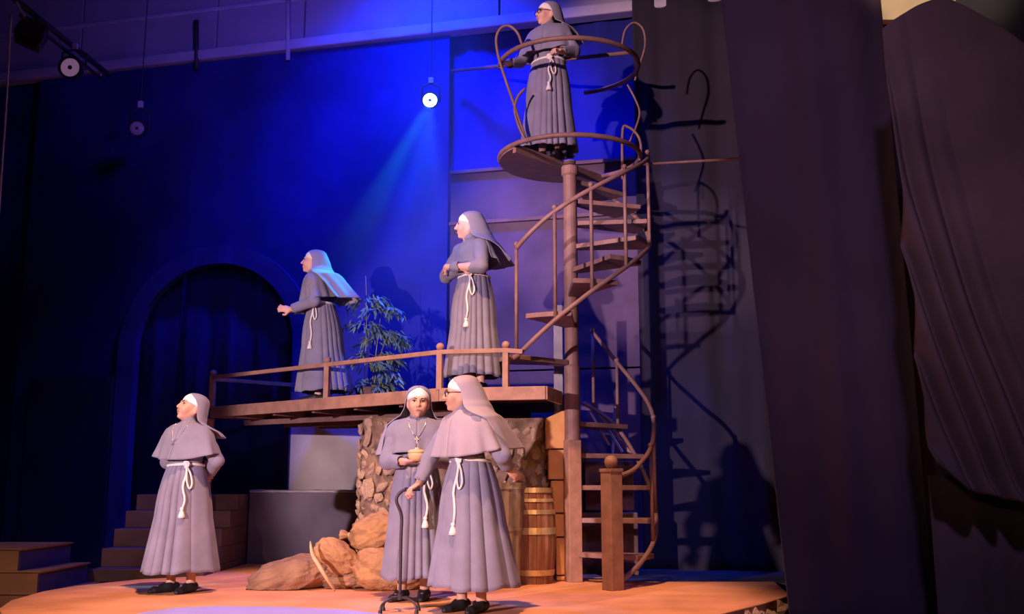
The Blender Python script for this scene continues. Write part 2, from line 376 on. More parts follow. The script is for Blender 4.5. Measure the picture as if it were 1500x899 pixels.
# lumps of painted stone along the deck's front rim
rnd = random.Random(5)
def lump_mesh(seed, rough=0.55, nu=7, nv=5):
    r_ = random.Random(seed); mb = MB(); off = Vector((seed * 3.1, seed * 1.7, seed)); rows = []
    for i in range(nv + 1):
        th = math.pi * i / nv; row = []
        for j in range(nu):
            ph = 2 * math.pi * j / nu
            d = Vector((math.sin(th) * math.cos(ph), math.sin(th) * math.sin(ph), math.cos(th)))
            row.append(d * (1 + rough * mnoise.noise(d * 1.6 + off)))
        rows.append(row)
    mb.grid(rows[::-1], wrap=True)
    me = bpy.data.meshes.new('stone'); me.from_pydata(mb.v, [], mb.f); me.update(); me.materials.append(M['stone']); return me
LUMPS = [lump_mesh(i) for i in range(6)]
rim = deck_poly[9:17]
for (x0, y0), (x1, y1) in zip(rim, rim[1:]):
    L = math.hypot(x1 - x0, y1 - y0); n = max(1, int(L / 0.13))
    for i in range(n):
        t = (i + 0.5) / n; s = rnd.uniform(0.055, 0.085)
        place(LUMPS[rnd.randrange(6)], 'stone', (lerp(x0, x1, t) + rnd.uniform(-.01, .01), lerp(y0, y1, t), -0.105 + rnd.uniform(-.03, .02)), (rnd.uniform(0, 6), rnd.uniform(0, 6), rnd.uniform(0, 6)), (s, s * .8, s * .95), deck)

# upstage wall with the black cloth
wb = MB(); rows = []
for iz in range(2):
    rows.append([W(-9 + 15 * i / 200, 0.02 * math.sin(i * 0.9) + 0.012 * math.sin(i * 2.3), -0.2 + iz * 6.85) for i in range(201)])
back_cloth = wb.grid(rows).build('backdrop_curtain', 'navy', None, smooth=True, solid=0.01)
tag(back_cloth, 'wide navy cloth hung across the whole back of the stage under the bulkhead', 'curtain')
wl = MB(); wl.add([W(-10, -0.25, -0.2), W(7, -0.25, -0.2), W(7, -0.25, 11), W(-10, -0.25, 11)], [(0, 1, 2, 3)])
bw = struct(wl.build('wall_back', 'bulkhead'))
# bulkhead panels over the cloth
def wbox(mb, x0, x1, o0, o1, z0, z1):
    vs_ = [W(x, o, z) for z in (z0, z1) for o in (o0, o1) for x in (x0, x1)]
    mb.add(vs_, [(0, 1, 3, 2), (4, 6, 7, 5), (0, 4, 5, 1), (2, 3, 7, 6), (0, 2, 6, 4), (1, 5, 7, 3)])
xs = [-9.2, -6.0, -3.95, -2.7, -0.12, 2.2, 5.0]
for a, b in zip(xs, xs[1:]):
    for z0, z1 in ((6.68, 7.22), (7.27, 7.9), (7.95, 9.4)):
        m_ = MB(); wbox(m_, a + 0.012, b - 0.012, 0.05, 0.16, z0, z1); m_.build('panel', 'bulkhead', bw, bevel=0.006)
m_ = MB(); wbox(m_, -9.2, 5, 0.04, 0.24, 6.52, 6.66); struct(m_.build('trim_1', 'bulktrim', None, bevel=0.02))
m_ = MB(); wbox(m_, -9.2, 5, 0.12, 0.19, 7.22, 7.27); struct(m_.build('trim_2', 'bulktrim', None, bevel=0.01))
for px, y0, y1, mat in ((288, 30, 102, 'fixture'), (422, -10, 88, 'bulktrim')):
    x = (px - 750) / 1500 * 14.2; Yp = WY(x) - 0.27
    q = MB().tube([P(px, y0, Yp), P(px, y1, Yp)], 0.03, 10).build('conduit_pipe', mat, None, smooth=True)
    tag(q, 'dark vertical conduit fixed on the bulkhead trim' if mat == 'fixture' else 'pale vertical conduit running down the bulkhead', 'pipe')

# scenery flat with an arch, left
ar = thing('arch_scenery_flat', 'dark scenery wall with a wide arched opening and pale arch band', 'scenery', W(-3.7, 0.2, -0.2))
ac = -3.75; ri = 1.08; ro = 1.32; sp_z = 2.62
m_ = MB(); wbox(m_, -6.6, ac - ro, 0.1, 0.16, -0.2, 6.5); m_.build('wall_panel', 'archwall', ar)
m_ = MB(); wbox(m_, ac + ro, -0.75, 0.1, 0.16, -0.2, 6.5); m_.build('wall_panel', 'archwall', ar)
N = 28
top = MB()
for i in range(N):
    a0 = math.pi * i / N; a1 = math.pi * (i + 1) / N
    x0 = ac + ro * math.cos(a0); x1 = ac + ro * math.cos(a1)
    z0 = sp_z + ro * math.sin(a0); z1 = sp_z + ro * math.sin(a1)
    for o in (0.1, 0.16): top.add([W(x0, o, z0), W(x0, o, 6.5), W(x1, o, 6.5), W(x1, o, z1)], [(0, 1, 2, 3)])
top.build('arch_panel', 'archwall', ar)
tr = MB(); prof = [(ac + ro, -0.2, ac + ri, -0.2)]
outer = [(ac + ro, -0.2)] + [(ac + ro * math.cos(math.pi * i / N), sp_z + ro * math.sin(math.pi * i / N)) for i in range(N + 1)] + [(ac - ro, -0.2)]
inner = [(ac + ri, -0.2)] + [(ac + ri * math.cos(math.pi * i / N), sp_z + ri * math.sin(math.pi * i / N)) for i in range(N + 1)] + [(ac - ri, -0.2)]
rows = [[W(x, o, z) for x, z in path] for path, o in ((outer, 0.1), (outer, 0.22), (inner, 0.22), (inner, 0.1))]
tr.grid(rows); tr.build('arch_band', 'archtrim', ar)
m_ = MB(); wbox(m_, -6.3, ac - ro - .02, 0.16, 0.26, -0.2, 2.28); m_.build('dado_panel', 'archdark', ar)

# grey flat under the gallery and the low ledge in front of it
gf = MB().box((-1.98, 12.44, 0.72), (1.40, 0.05, 1.8), rz=-0.1).build('grey_scenery_panel', 'greyflat', None)
tag(gf, 'plain grey scenery panel standing behind the low ledge beneath the gallery', 'scenery')
lg = thing('low_ledge', 'long dark low wall with a crumpled pale cap behind the sacks', 'ledge', (-2.0, 12.15, 0.0))
MB().box((-2.05, 12.2, 0.30), (2.0, 0.22, 1.0)).build('wall_body', 'ledge', lg, bevel=0.01)
cap = MB(); rows = []
for k in range(7):
    a = 2 * math.pi * k / 6
    rows.append([Vector((-3.05 + 2.0 * i / 40, 12.2 + math.cos(a) * (0.135 + 0.012 * mnoise.noise(Vector((i * .35, k, 0)))), 0.815 + math.sin(a) * (0.022 + 0.012 * mnoise.noise(Vector((i * .3, k, 4)))))) for i in range(41)])
cap.grid(rows).build('cap', 'ledgecap', lg, smooth=True)
# painted steps going up to the ledge, left
st = thing('wide_stairs', 'flight of brown painted steps rising behind the standing nun at stage right', 'stairs', (-3.65, 10.4, -0.2))
tops = [-0.2, 0.06, 0.245, 0.43, 0.61, 0.785]
for i in range(5):
    y0 = 10.48 + 0.3 * i
    MB().box((-3.64, (y0 + 12.25) / 2, (tops[i] + tops[i + 1]) / 2), (1.14, 12.25 - y0, tops[i + 1] - tops[i])).build('step_block', 'stairs', st, bevel=0.008)
# step unit at far left
bu = thing('step_unit', 'small two-step block with a brown side and dark blue risers', 'steps', (-4.7, 9.6, -0.2))
for x1, z0, z1 in ((-4.27, 0.145, 0.325), (-4.09, -0.04, 0.135), (-3.99, -0.2, -0.05)):
    MB().box(((-5.6 + x1) / 2, 9.62, (z0 + z1) / 2), (x1 + 5.6, 1.04, z1 - z0)).build('carcass', 'boxside', bu)
    MB().box((x1 + 0.008, 9.62, (z0 + z1) / 2 - .006), (0.014, 1.02, z1 - z0 - .02)).build('riser', 'riserblue', bu)
    MB().box(((-5.6 + x1) / 2 + .01, 9.62, z1 + 0.008), (x1 + 5.6 + 0.04, 1.06, 0.016)).build('tread', 'boxside', bu, bevel=0.004)

# mauve flat behind the spiral stair
fl = thing('mauve_scenery_flat', 'tall mauve painted flat of three stacked sheets behind the spiral staircase', 'scenery', W(0.4, 0.15, -0.015))
for z0, z1 in ((-0.01, 2.2), (2.22, 4.02), (4.04, 4.66)):
    m_ = MB(); wbox(m_, -0.72, 1.62, 0.10, 0.15, z0, z1); m_.build('sheet', 'flat', fl, bevel=0.005)
for z in (4.03, 4.68):
    m_ = MB(); wbox(m_, -0.72, 1.62, 0.10, 0.20, z - 0.02, z + 0.02); m_.build('batten', 'deckwood', fl)

# curtains at stage left -------------------------------------------------
def hung(name, label, pts_bottom, pts_top, z0, z1, mat, nf, amp, nx=140, nz=24, seed=0, thick=0.012):
    mb = MB(); rows = []
    b0, b1 = [Vector(p) for p in pts_bottom]; t0, t1 = [Vector(p) for p in pts_top]
    for k in range(nz + 1):
        s = k / nz; z = lerp(z0, z1, s); a0 = b0.lerp(t0, s); a1 = b1.lerp(t1, s); d = (a1 - a0); n_ = Vector((d.y, -d.x)).normalized()
        row = []
        for i in range(nx + 1):
            u = i / nx; uu = u + 0.025 * math.sin(u * 9 + seed) + .01 * math.sin(s * 4 + u * 5)
            f = math.sin(uu * nf * 2 * math.pi + seed) + 0.45 * math.sin(uu * nf * 4.7 * math.pi + 1.3 * seed)
            a = a0 + d * u + n_ * (f * amp * (0.75 + .25 * math.sin(5 * u + seed)))
            row.append((a.x, a.y, z))
        rows.append(row)
    return tag(mb.grid(rows).build(name, mat, None, smooth=True, solid=thick), label, 'curtain')
hung('black_curtain', 'black curtain hanging behind the spiral staircase beside the wall flat', ((1.45, 11.50), (4.6, 10.75)), ((1.45, 11.50), (4.6, 10.75)), -0.2, 6.9, 'blackserge', 5.5, 0.03, seed=1)
hung('leg_curtain', 'tall plum black leg curtain falling in front of the deck corner', ((1.86, 7.05), (2.70, 6.75)), ((1.40, 7.05), (2.56, 6.75)), -0.2, 6.6, 'leg', 1.4, 0.055, seed=2.9)
# swagged drape
dm = MB(); rows = []; NX, NZ = 150, 170
for k in range(NZ + 1):
    row = []
    for i in range(NX + 1):
        u = i / NX; s = k / NZ
        # top edge arches; bottom edge sags from the tie point down to the right
        zt = 3.70 + 0.18 * math.sin(min(1, u / 0.24) * math.pi * 0.5) - 1.45 * max(0, u - 0.25) ** 1.05
        zb = 0.90 - 0.32 * u ** 0.8 + 0.10 * math.exp(-(u / 0.07) ** 2)
        z = lerp(zb, zt, s)
        x = 2.33 + u * 1.55 + (1 - s) * 0.10 * (1 - u); y = 6.05 - 0.35 * u
        # folds leave the left edge and swing down to the right
        h_ = max(0, (3.7 - z) / 2.9); q_ = u - 0.34 * h_ ** 1.7 + 0.02 * mnoise.noise(Vector((u * 3, s * 4, 1)))
        dist = math.hypot(z - 0.95, u * 1.55)
        w = math.exp(-((q_ + 0.06) / 0.20) ** 2) * min(1, 0.15 + h_ * 1.6)
        f = 0.085 * (abs(math.sin(q_ * 34)) * 1.6 - .8) * w
        f += 0.05 * math.exp(-((z - zb) / 0.07) ** 2) + 0.015 * math.sin(u * 14 + s * 2) + .03 * mnoise.noise(Vector((u * 4, s * 3, 7)))
        f += 0.10 * math.exp(-(dist / 0.16) ** 2)
        row.append((x, y - f, z))
    rows.append(row)
tag(dm.grid(rows).build('swag_drape', 'drape', None, smooth=True, solid=0.012), 'brownish black drape gathered up in diagonal folds above the plain curtain', 'curtain')
hung('lower_curtain', 'plain dark curtain hanging straight down under the gathered drape', ((2.50, 6.22), (4.2, 5.85)), ((2.50, 6.22), (4.2, 5.85)), -0.2, 0.93, 'drape', 5, 0.022, seed=4, nz=8)
hung('far_side_curtain', 'black curtain in the dark behind the gathered drape', ((2.9, 7.6), (6.5, 6.0)), ((2.9, 7.6), (6.5, 6.0)), -0.2, 9.0, 'velvet', 6, 0.03, seed=6, nz=6)
cp = MB().box((2.95, 7.2, 5.6), (0.75, 0.08, 2.6)).build('wall_proscenium', 'cream', None); struct(cp)

# ================================================================== GALLERY
PZ = 1.746
A = Vector((-3.37, 11.50)); B = Vector((-0.66, 9.32)); C = Vector((0.30, 9.12)); D = Vector((0.46, 9.66)); E = Vector((0.72, 11.70)); Gp = Vector((-2.30, 12.40))
ga = thing('wooden_gallery', 'raised brown wooden gallery with a low rail carrying two nuns', 'platform', (-1.2, 10.6, 0.0))
poly = [A, B, C, D, E, Gp]
MB().prism([tuple(p) for p in poly], PZ - 0.04, PZ).build('deck_board', 'deckwood', ga)
def fascia(a, b, h=0.12, t=0.035):
    d = (b - a).normalized(); a3 = Vector((a.x, a.y, PZ - h / 2 + .004)); b3 = Vector((b.x, b.y, PZ - h / 2 + .004))
    return MB().bar(a3, b3, t, h).build('fascia', 'wood', ga, bevel=0.004)
fascia(A, B); fascia(B, C); fascia(C, D); fascia(A, Gp)
for t in (0.12, 0.3, 0.48, 0.66, 0.84):
    a = A.lerp(B, t) ; b = Gp.lerp(E, t)
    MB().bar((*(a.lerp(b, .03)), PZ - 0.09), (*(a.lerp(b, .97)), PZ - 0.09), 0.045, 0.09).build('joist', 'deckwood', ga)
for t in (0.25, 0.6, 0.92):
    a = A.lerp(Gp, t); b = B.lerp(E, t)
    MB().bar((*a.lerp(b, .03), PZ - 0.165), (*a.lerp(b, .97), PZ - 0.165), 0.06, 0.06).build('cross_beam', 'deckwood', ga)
mid = A.lerp(B, 0.555)
posts = [A, mid, B, Vector((-0.055, 9.20))]
for q in posts:
    p_ = MB().box((q.x, q.y + .01, PZ + 0.17), (0.055, 0.055, 0.36), rz=-0.3).build('rail_post', 'wood', ga, bevel=0.004)
    MB().ball((q.x, q.y + .01, PZ + 0.385), 0.038, 10).build('ball_finial', 'wood', p_, smooth=True)
rz_ = PZ + 0.335
for a, b in zip(posts, posts[1:]):
    MB().bar((a.x, a.y, rz_), (b.x, b.y, rz_), 0.035, 0.042).build('top_rail', 'wood', ga, bevel=0.004)
MB().bar((A.x, A.y, rz_ - .02), (Gp.x, Gp.y, rz_ - .02), 0.035, 0.042).build('top_rail', 'wood', ga, bevel=0.004)
MB().box((Gp.x, Gp.y - .03, PZ + 0.17), (0.055, 0.055, 0.36)).build('rail_post', 'wood', ga, bevel=0.004)
MB().bar((-0.055, 9.20, rz_), (0.10, 9.14, rz_ - .02), 0.035, 0.042).build('top_rail', 'wood', ga, bevel=0.004)
MB().box((A.x - 0.02, A.y + .06, (PZ - .12) / 2), (0.07, 0.07, PZ - .12)).build('leg', 'wood', ga, bevel=0.004)
MB().box((0.47, 10.35, 1.35), (0.09, 0.05, 2.7)).build('leg', 'ledgecap', ga, bevel=0.004)

# rock mass holding up the gallery
rk = thing('rock_wall', 'mottled brown artificial rock face under the gallery behind the sacks', 'rock', (-0.6, 10.3, 0.0))
rows = []
path = [(-1.0, 11.2), (-1.47, 10.75), (-1.47, 10.22), (-1.1, 10.12), (-0.5, 10.16), (0.0, 10.2), (0.36, 10.2), (0.36, 10.9)]
sp_ = smooth_path([Vector((x, y, 0)) for x, y in path], 14)
for k in range(37):
    z = (PZ - 0.21) * k / 36; row = []
    for i, q in enumerate(sp_):
        t = (sp_[min(i + 1, len(sp_) - 1)] - sp_[max(0, i - 1)]).normalized(); n_ = Vector((t.y, -t.x, 0))
        d = 0.05 * mnoise.noise(Vector((q.x * 5, q.y * 5, z * 5))) + 0.03 * mnoise.noise(Vector((q.x * 13, q.y * 13, z * 13)))
        w_ = q + n_ * d; row.append((w_.x, w_.y, z))
    rows.append(row)
MB().grid(rows).build('rock_face', 'rock', rk, smooth=True)
rnd = random.Random(11)
spots_ = []
while len(spots_) < 210:
    u = rnd.uniform(.12, .88); z = rnd.uniform(0.12, 1.5); s = rnd.uniform(0.03, 0.062); j = int(u * (len(sp_) - 1)); q = sp_[j]
    if any((q - q2).length < .8 * (s + s2) and abs(z - z2) < 1.1 * (s + s2) for q2, z2, s2 in spots_): 
        if rnd.random() > .03: continue
    spots_.append((q, z, s))
    t = (sp_[min(j + 1, len(sp_) - 1)] - sp_[max(0, j - 1)]).normalized(); n_ = Vector((t.y, -t.x, 0))
    loc = q + n_ * 0.012 + Vector((0, 0, z)) - rk.location
    place(LUMPS[rnd.randrange(6)], 'stone', loc, (rnd.uniform(-.3, .3), rnd.uniform(-.9, .9), math.atan2(t.y, t.x)), (s * rnd.uniform(.7, 1.1), 0.028, s * rnd.uniform(.9, 1.6)), rk)

# ochre block pier next to the stair column
pi_ = thing('block_pier', 'pale ochre pier of stacked rough blocks beside the stair column', 'pier', (0.45, 9.95, 0.0))
zs = [0.0, 0.05, 0.40, 0.62, 0.93, 1.22, 1.62]
for i, (z0, z1) in enumerate(zip(zs, zs[1:])):
    xl = 0.435 - 0.022 * i - (0.02 if i == 0 else 0); w = 0.55 - xl
    mb = MB().box(((xl + 0.55) / 2, 9.96, (z0 + z1) / 2), (w, 0.24, z1 - z0 - 0.012))
    if i == 5: mb.v = [(x, y, z - (0.10 if (x < 0.5 and z > 1.5) else 0)) for x, y, z in mb.v]
    mb.build('block', 'pier', pi_, bevel=0.012)

# ================================================================== SPIRAL STAIR
SX, SY, SR = 0.575, 9.80, 0.77
def SPt(a, z, r=SR): return Vector((SX + r * math.cos(R(a)), SY + r * math.sin(R(a)), z))
ss = thing('spiral_staircase', 'brown spiral staircase with open treads and a round lookout on top', 'staircase', (SX, SY, 0.0))
MB().lathe([(0.001, 0), (0.075, 0), (0.075, 2.0), (0.068, 2.02), (0.068, 3.9), (0.085, 3.92), (0.085, 4.0), (0.06, 4.02), (0.06, 4.06), (0.001, 4.06)], (SX, SY, 0), 20).build('column', 'wood2', ss, smooth=False)
MB().box((SX - 0.005, SY - 0.03, 0.65), (0.13, 0.13, 1.3), rz=0.35).build('column_casing', 'wood', ss, bevel=0.006)
def tread(a, z, span=15, r=SR - 0.02, th=0.045):
    poly = [SPt(a - 38, 0, 0.085), SPt(a - span, 0, r)] + [SPt(a - span + 2 * span * k / 4, 0, r) for k in range(1, 5)] + [SPt(a + 38, 0, 0.085)]
    return MB().prism([(p.x, p.y) for p in poly], z - th, z).build('tread', 'wood2', ss, bevel=0.005)
LOW = [(-30, 0.27), (-8, 0.58), (14, 0.88), (34, 1.18), (54, 1.48)]
UP = [(205, 2.06), (250, 2.42), (285, 2.72), (312, 2.96), (342, 3.2), (8, 3.44), (32, 3.67), (56, 3.88)]
for a, z in LOW: tread(a, z)
for a, z in UP: tread(a, z, 17)
def spath(keys, r=SR, n=10):
    return [SPt(q.x * 100, q.y, r if not callable(r) else r(q.x * 100)) for q in smooth_path([Vector((a / 100, z, 0)) for a, z in keys], n)]
MB().tube(spath([(-73, 0.93), (-50, 1.02), (-25, 1.22), (0, 1.53), (28, 1.83), (50, 2.12), (70, 2.45)], lambda a: SR + (0.08 * max(0, (-a - 40) / 30))), 0.021, 10).build('handrail', 'wood2', ss, smooth=True)
MB().tube(spath([(-66, 0.03), (-42, 0.22), (-15, 0.46), (0, 0.64), (30, 1.12), (54, 1.5), (78, 1.72)]), 0.022, 10).build('outer_string', 'wood2', ss, smooth=True)
MB().tube(spath([(226, 3.04), (255, 3.33), (290, 3.62), (325, 3.88), (352, 4.06)]), 0.022, 10).build('handrail', 'wood2', ss, smooth=True)
MB().tube(spath([(214, 2.02), (228, 2.05), (260, 2.38), (290, 2.69), (325, 3.0), (355, 3.23), (390, 3.62), (420, 3.94)]), 0.022, 10).build('outer_string', 'wood2', ss, smooth=True)
for a, z0, z1 in ((-25, .36, 1.22), (-2, 0.62, 1.5), (50, 1.44, 2.12), (70, 1.66, 2.45), (226, 2.05, 3.06), (256, 2.34, 3.36), (281, 2.60, 3.57), (308, 2.85, 3.79), (352, 3.2, 4.1)):
    b_ = MB().tube([SPt(a, z0), SPt(a, z1)], 0.017, 8).build('baluster', 'wood2', ss, smooth=True)
    MB().ball(SPt(a, z1 + 0.02), 0.026, 8).build('ball_cap', 'wood2', b_, smooth=True)
# newel
nw = MB().box((0.86, 8.99, 0.5), (0.135, 0.135, 1.0), rz=0.62).build('newel_post', 'wood', ss, bevel=0.006)
MB().box((0.86, 8.99, 1.005), (0.15, 0.15, 0.03), rz=0.62).build('newel_cap', 'wood', nw, bevel=0.005)
MB().ball((0.86, 8.99, 1.075), 0.06, 12).build('ball_finial', 'wood', nw, smooth=True)
# lookout at the top
TZ = 4.10; TR = 0.70
arc = [SPt(57 + (218 - 57) * k / 30, 0, TR) for k in range(31)]
MB().prism([(p.x, p.y) for p in arc], TZ - 0.05, TZ).build('landing_plate', 'wood2', ss)
MB().tube([SPt(360 * k / 64, TZ - 0.01, TR) for k in range(64)], 0.024, 10, closed=True).build('landing_rim', 'wood2', ss, smooth=True)
MB().bar(SPt(218, TZ - .07, TR), SPt(57, TZ - .07, TR), 0.04, 0.05).build('landing_beam', 'wood2', ss)
MB().tube([SPt(180 + (433 - 180) * k / 60, 5.05, TR) for k in range(61)], 0.024, 10).build('ring_rail', 'wood2', ss, smooth=True)
def curl(pts, Y, name='scroll_bar', r=0.014, bend=0.0):
    MB().tube(smooth_path([P(x, y, Y + bend * i / len(pts)) for i, (x, y) in enumerate(pts)], 6), r, 8).build(name, 'wood2', ss, smooth=True)
curl([(772, 210), (762, 180), (752, 150), (740, 115), (730, 82), (727, 56), (734, 41), (746, 38), (758, 48), (765, 66)], 9.62, bend=-.1)
curl([(769, 130), (759, 141), (754, 160), (760, 185), (771, 208)], 9.60)
curl([(911, 66), (916, 44), (929, 33), (942, 43), (945, 66), (938, 92), (930, 118)], 9.95, r=.011)
curl([(919, 124), (930, 144), (937, 165), (931, 188), (922, 208)], 9.95, r=.011)
curl([(912, 262), (912, 192), (920, 186), (934, 198), (939, 216), (936, 240)], 9.75, r=.014)
# stay bars
def stay(a, b, label, r=0.022):
    return tag(MB().tube([a, b], r, 10).build('stay_bar', 'wood2', None, smooth=True), label, 'bar')
stay(P(662, 104, 12.1), P(922, 77, 10.35), 'long steel bar running from the back cloth to the lookout ring')
stay(P(936, 241, 9.78), P(1110, 231, 8.6), 'thin steel bar from the stair handrail to the leg curtain', .013)

# planks and sticks thrown behind the stair
def loose(name, label, a, b, w, t, mat, cat):
    return tag(MB().bar(a, b, w, t).build(name, mat, None, bevel=0.004), label, cat)
loose('split_plank', 'upright pale plank end behind the stair treads', P(897, 668, 10.95), P(901, 596, 10.95), 0.11, 0.02, 'plank', 'plank')
loose('split_plank', 'pale plank leaning under the fourth stair tread', P(912, 662, 10.72), P(887, 622, 10.76), 0.10, 0.02, 'plank', 'plank')
loose('split_plank', 'narrow splintered lath leaning to the column behind the treads', P(893, 652, 10.55), P(864, 602, 10.6), 0.045, 0.02, 'plank', 'plank')
loose('brown_batten', 'brown batten propped slantwise behind the stair balusters', P(924, 664, 10.6), P(876, 604, 10.66), 0.04, 0.03, 'wood', 'plank')
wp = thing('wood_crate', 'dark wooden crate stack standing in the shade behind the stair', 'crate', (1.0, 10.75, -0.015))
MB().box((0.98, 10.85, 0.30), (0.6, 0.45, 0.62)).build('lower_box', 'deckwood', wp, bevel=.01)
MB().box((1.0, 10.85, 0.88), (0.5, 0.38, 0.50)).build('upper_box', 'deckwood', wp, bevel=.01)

# ================================================================== PROPS
def barrel(name, label, loc, prof, nst, matst, hoops, hmat, top):
    t_ = thing(name, label, 'barrel', loc); L = Vector(loc)
    for k in range(nst):
        a0 = 2 * math.pi * (k + 0.03) / nst; a1 = 2 * math.pi * (k + 0.97) / nst; rows = []
        for r, z in prof:
            rows.append([L + Vector((r * math.cos(a0), r * math.sin(a0), z)), L + Vector((r * 1.012 * math.cos((a0 + a1) / 2), r * 1.012 * math.sin((a0 + a1) / 2), z)), L + Vector((r * math.cos(a1), r * math.sin(a1), z))])
        MB().grid(rows).build('stave', matst, t_, solid=0.018)
    for z, h in hoops:
        def rr(zz):
            for (r0, z0), (r1, z1) in zip(prof, prof[1:]):
                if z0 <= zz <= z1: return lerp(r0, r1, (zz - z0) / (z1 - z0))
            return prof[-1][0]
        MB().lathe([(rr(z - h / 2) + .003, z - h / 2), (rr(z - h / 2) + .009, z - h / 2), (rr(z + h / 2) + .009, z + h / 2), (rr(z + h / 2) + .003, z + h / 2)], loc, 40).build('hoop', hmat, t_, smooth=False)
    r = prof[-1][0] - .02
    MB().lathe([(0.001, top), (r, top), (r, top - .02), (0.001, top - .02)], loc, 32).build('head', matst, t_)
    return t_
bp_ = [(0.185, 0), (0.205, 0.15), (0.218, 0.30), (0.222, 0.42), (0.216, 0.58), (0.202, 0.72), (0.188, 0.86)]
barrel('oak_barrel', 'oak barrel with pale brass hoops standing against the ochre pier', (0.185, 9.68, 0), bp_, 18, 'barrel', [(0.835, .045), (0.745, .03), (0.64, .04), (0.47, .06), (0.10, .05)], 'brass', 0.83)
barrel('wooden_tub', 'weathered grey wooden tub narrowing to its foot next to the oak barrel', (-0.10, 9.30, 0), [(0.165, 0), (0.175, .2), (0.19, .45), (0.208, .7), (0.215, .9)], 16, 'bark', [(0.86, .03), (0.5, .025)], 'bark', 0.84)
tag(MB().tube([P(741, 704, 9.35), P(752, 678, 9.4)], 0.012, 8).build('dark_stick', 'cane', None, smooth=True), 'short dark stick poking out of the weathered tub', 'stick')

def sack(name, label, c, dims, rot, seed, mat, ear=True):
    rt = Euler(rot).to_matrix(); c = Vector(c); rows = []; nv, nu = 54, 80; off = Vector((seed * 7.3, seed * 2.1, seed))
    def pt(th, ph):
        s = lambda v, e: math.copysign(abs(v) ** e, v)
        d = Vector((s(math.sin(th), .9) * s(math.cos(ph), .95), s(math.sin(th), .9) * s(math.sin(ph), .9), s(math.cos(th), .9)))
        n = mnoise.noise(d * 1.7 + off) * 0.12 + mnoise.noise(Vector((d.x * 4, d.y * 4, d.z * 4)) + off) * 0.06
        n += 0.022 * math.sin(7 * d.z + 6 * d.x + seed) * (1 - abs(d.y))
        rg = 1 - abs(mnoise.noise(Vector((d.x * 2.6 - d.z * 1.2, d.y * 2.2, d.z * 2.2 + d.x * .8)) + off)) * 2.2
        n += 0.075 * max(0, rg) ** 3 - 0.05 * max(0, 1 - abs(d.z - .25 + .3 * mnoise.noise(d * 1.5 + off)) / .06)
        d *= (1 + n); d = Vector((d.x * dims[0] / 2, d.y * dims[1] / 2, d.z * dims[2] / 2)); d = rt @ d + c
        d.z = max(d.z, 0.004); return d
    for i in range(nv + 1):
        th = math.pi * min(max(i / nv, 0.002), 0.998); rows.append([pt(th, 2 * math.pi * j / nu) for j in range(nu)])
    t_ = thing(name, label, 'sack', (c.x, c.y, 0.0))
    MB().grid(rows[::-1], wrap=True).build('sack_body', mat, t_, smooth=True)
    if ear:
        rr = []; e0 = c + rt @ Vector((-dims[0] * .47, 0, dims[2] * .05)); ax = (rt @ Vector((-1, 0, .15))).normalized(); q = ax.to_track_quat('Z', 'Y').to_matrix()
        for k in range(6):
            rd = [0.05, 0.035, 0.028, 0.04, 0.065, 0.075][k]
            rr.append([e0 + ax * (0.025 * k - .02) + q @ Vector(((rd + .008 * math.sin(j * 2.1)) * math.cos(2 * math.pi * j / 24), (rd * .7 + .012 * math.sin(j * 2.6)) * math.sin(2 * math.pi * j / 24), 0)) for j in range(24)])
        MB().grid(rr, wrap=True).build('sack_mouth', mat, t_, smooth=True, solid=0.004)
        MB().tube([e0 + ax * 0.03 + q @ Vector((0.033 * math.cos(a * .35), .026 * math.sin(a * .35), 0)) for a in range(18)], 0.006, 6, closed=True).build('tie_cord', 'straw', t_, smooth=True)
    return t_
sack('burlap_sack', 'plump tan burlap sack lying on the deck beneath the upper one', (-1.06, 9.05, 0.16), (0.62, 0.46, 0.36), (0, 0.08, 0.1), 1, 'sack', False)
sack('burlap_sack', 'tan burlap sack with frayed mouth on top of the heap', (-1.17, 9.28, 0.46), (0.52, 0.40, 0.34), (0, -0.16, -0.1), 2, 'sack')
sack('burlap_sack', 'twisted half empty burlap sack squeezed between the upper and dark sacks', (-1.52, 9.12, 0.27), (0.42, 0.3, 0.25), (0.2, 0.55, 0.2), 3, 'sack', False)
sack('burlap_sack', 'slumped dark brown sack lying flat at the end of the heap', (-1.90, 9.15, 0.11), (0.74, 0.48, 0.30), (0, -0.22, 0.1), 4, 'sackdark', False)
sack('burlap_sack', 'smooth rosy tan sack behind the bowl-carrying nun on the heap', (-0.86, 9.42, 0.42), (0.34, 0.36, 0.36), (0, 0, 0.3), 5, 'sack', False)
sack('burlap_sack', 'flattened brown sack filling the gap under the twisted one', (-1.45, 9.22, 0.08), (0.46, 0.4, 0.18), (0, 0, 0.1), 6, 'sackdark', False)
# dry palm leaf against the sacks
lf = MB(); ax_ = smooth_path([P(490, 866, 8.86), P(478, 848, 8.80), P(466, 828, 8.80), P(457, 812, 8.84), P(454, 793, 8.9)], 6); rows = []
for i, q in enumerate(ax_):
    w = 0.020 * math.sin(math.pi * min(1, i / (len(ax_) - 1) * .9 + .06)) ** .7
    rows.append([q + Vector((-w, 0.012, 0)), q + Vector((0, -0.008, 0)), q + Vector((w, 0.012, 0.01))])
tag(lf.grid(rows).build('dry_palm_leaf', 'straw', None, smooth=True, solid=0.004), 'long dry pale leaf leaning on the front of the sacks', 'leaf')

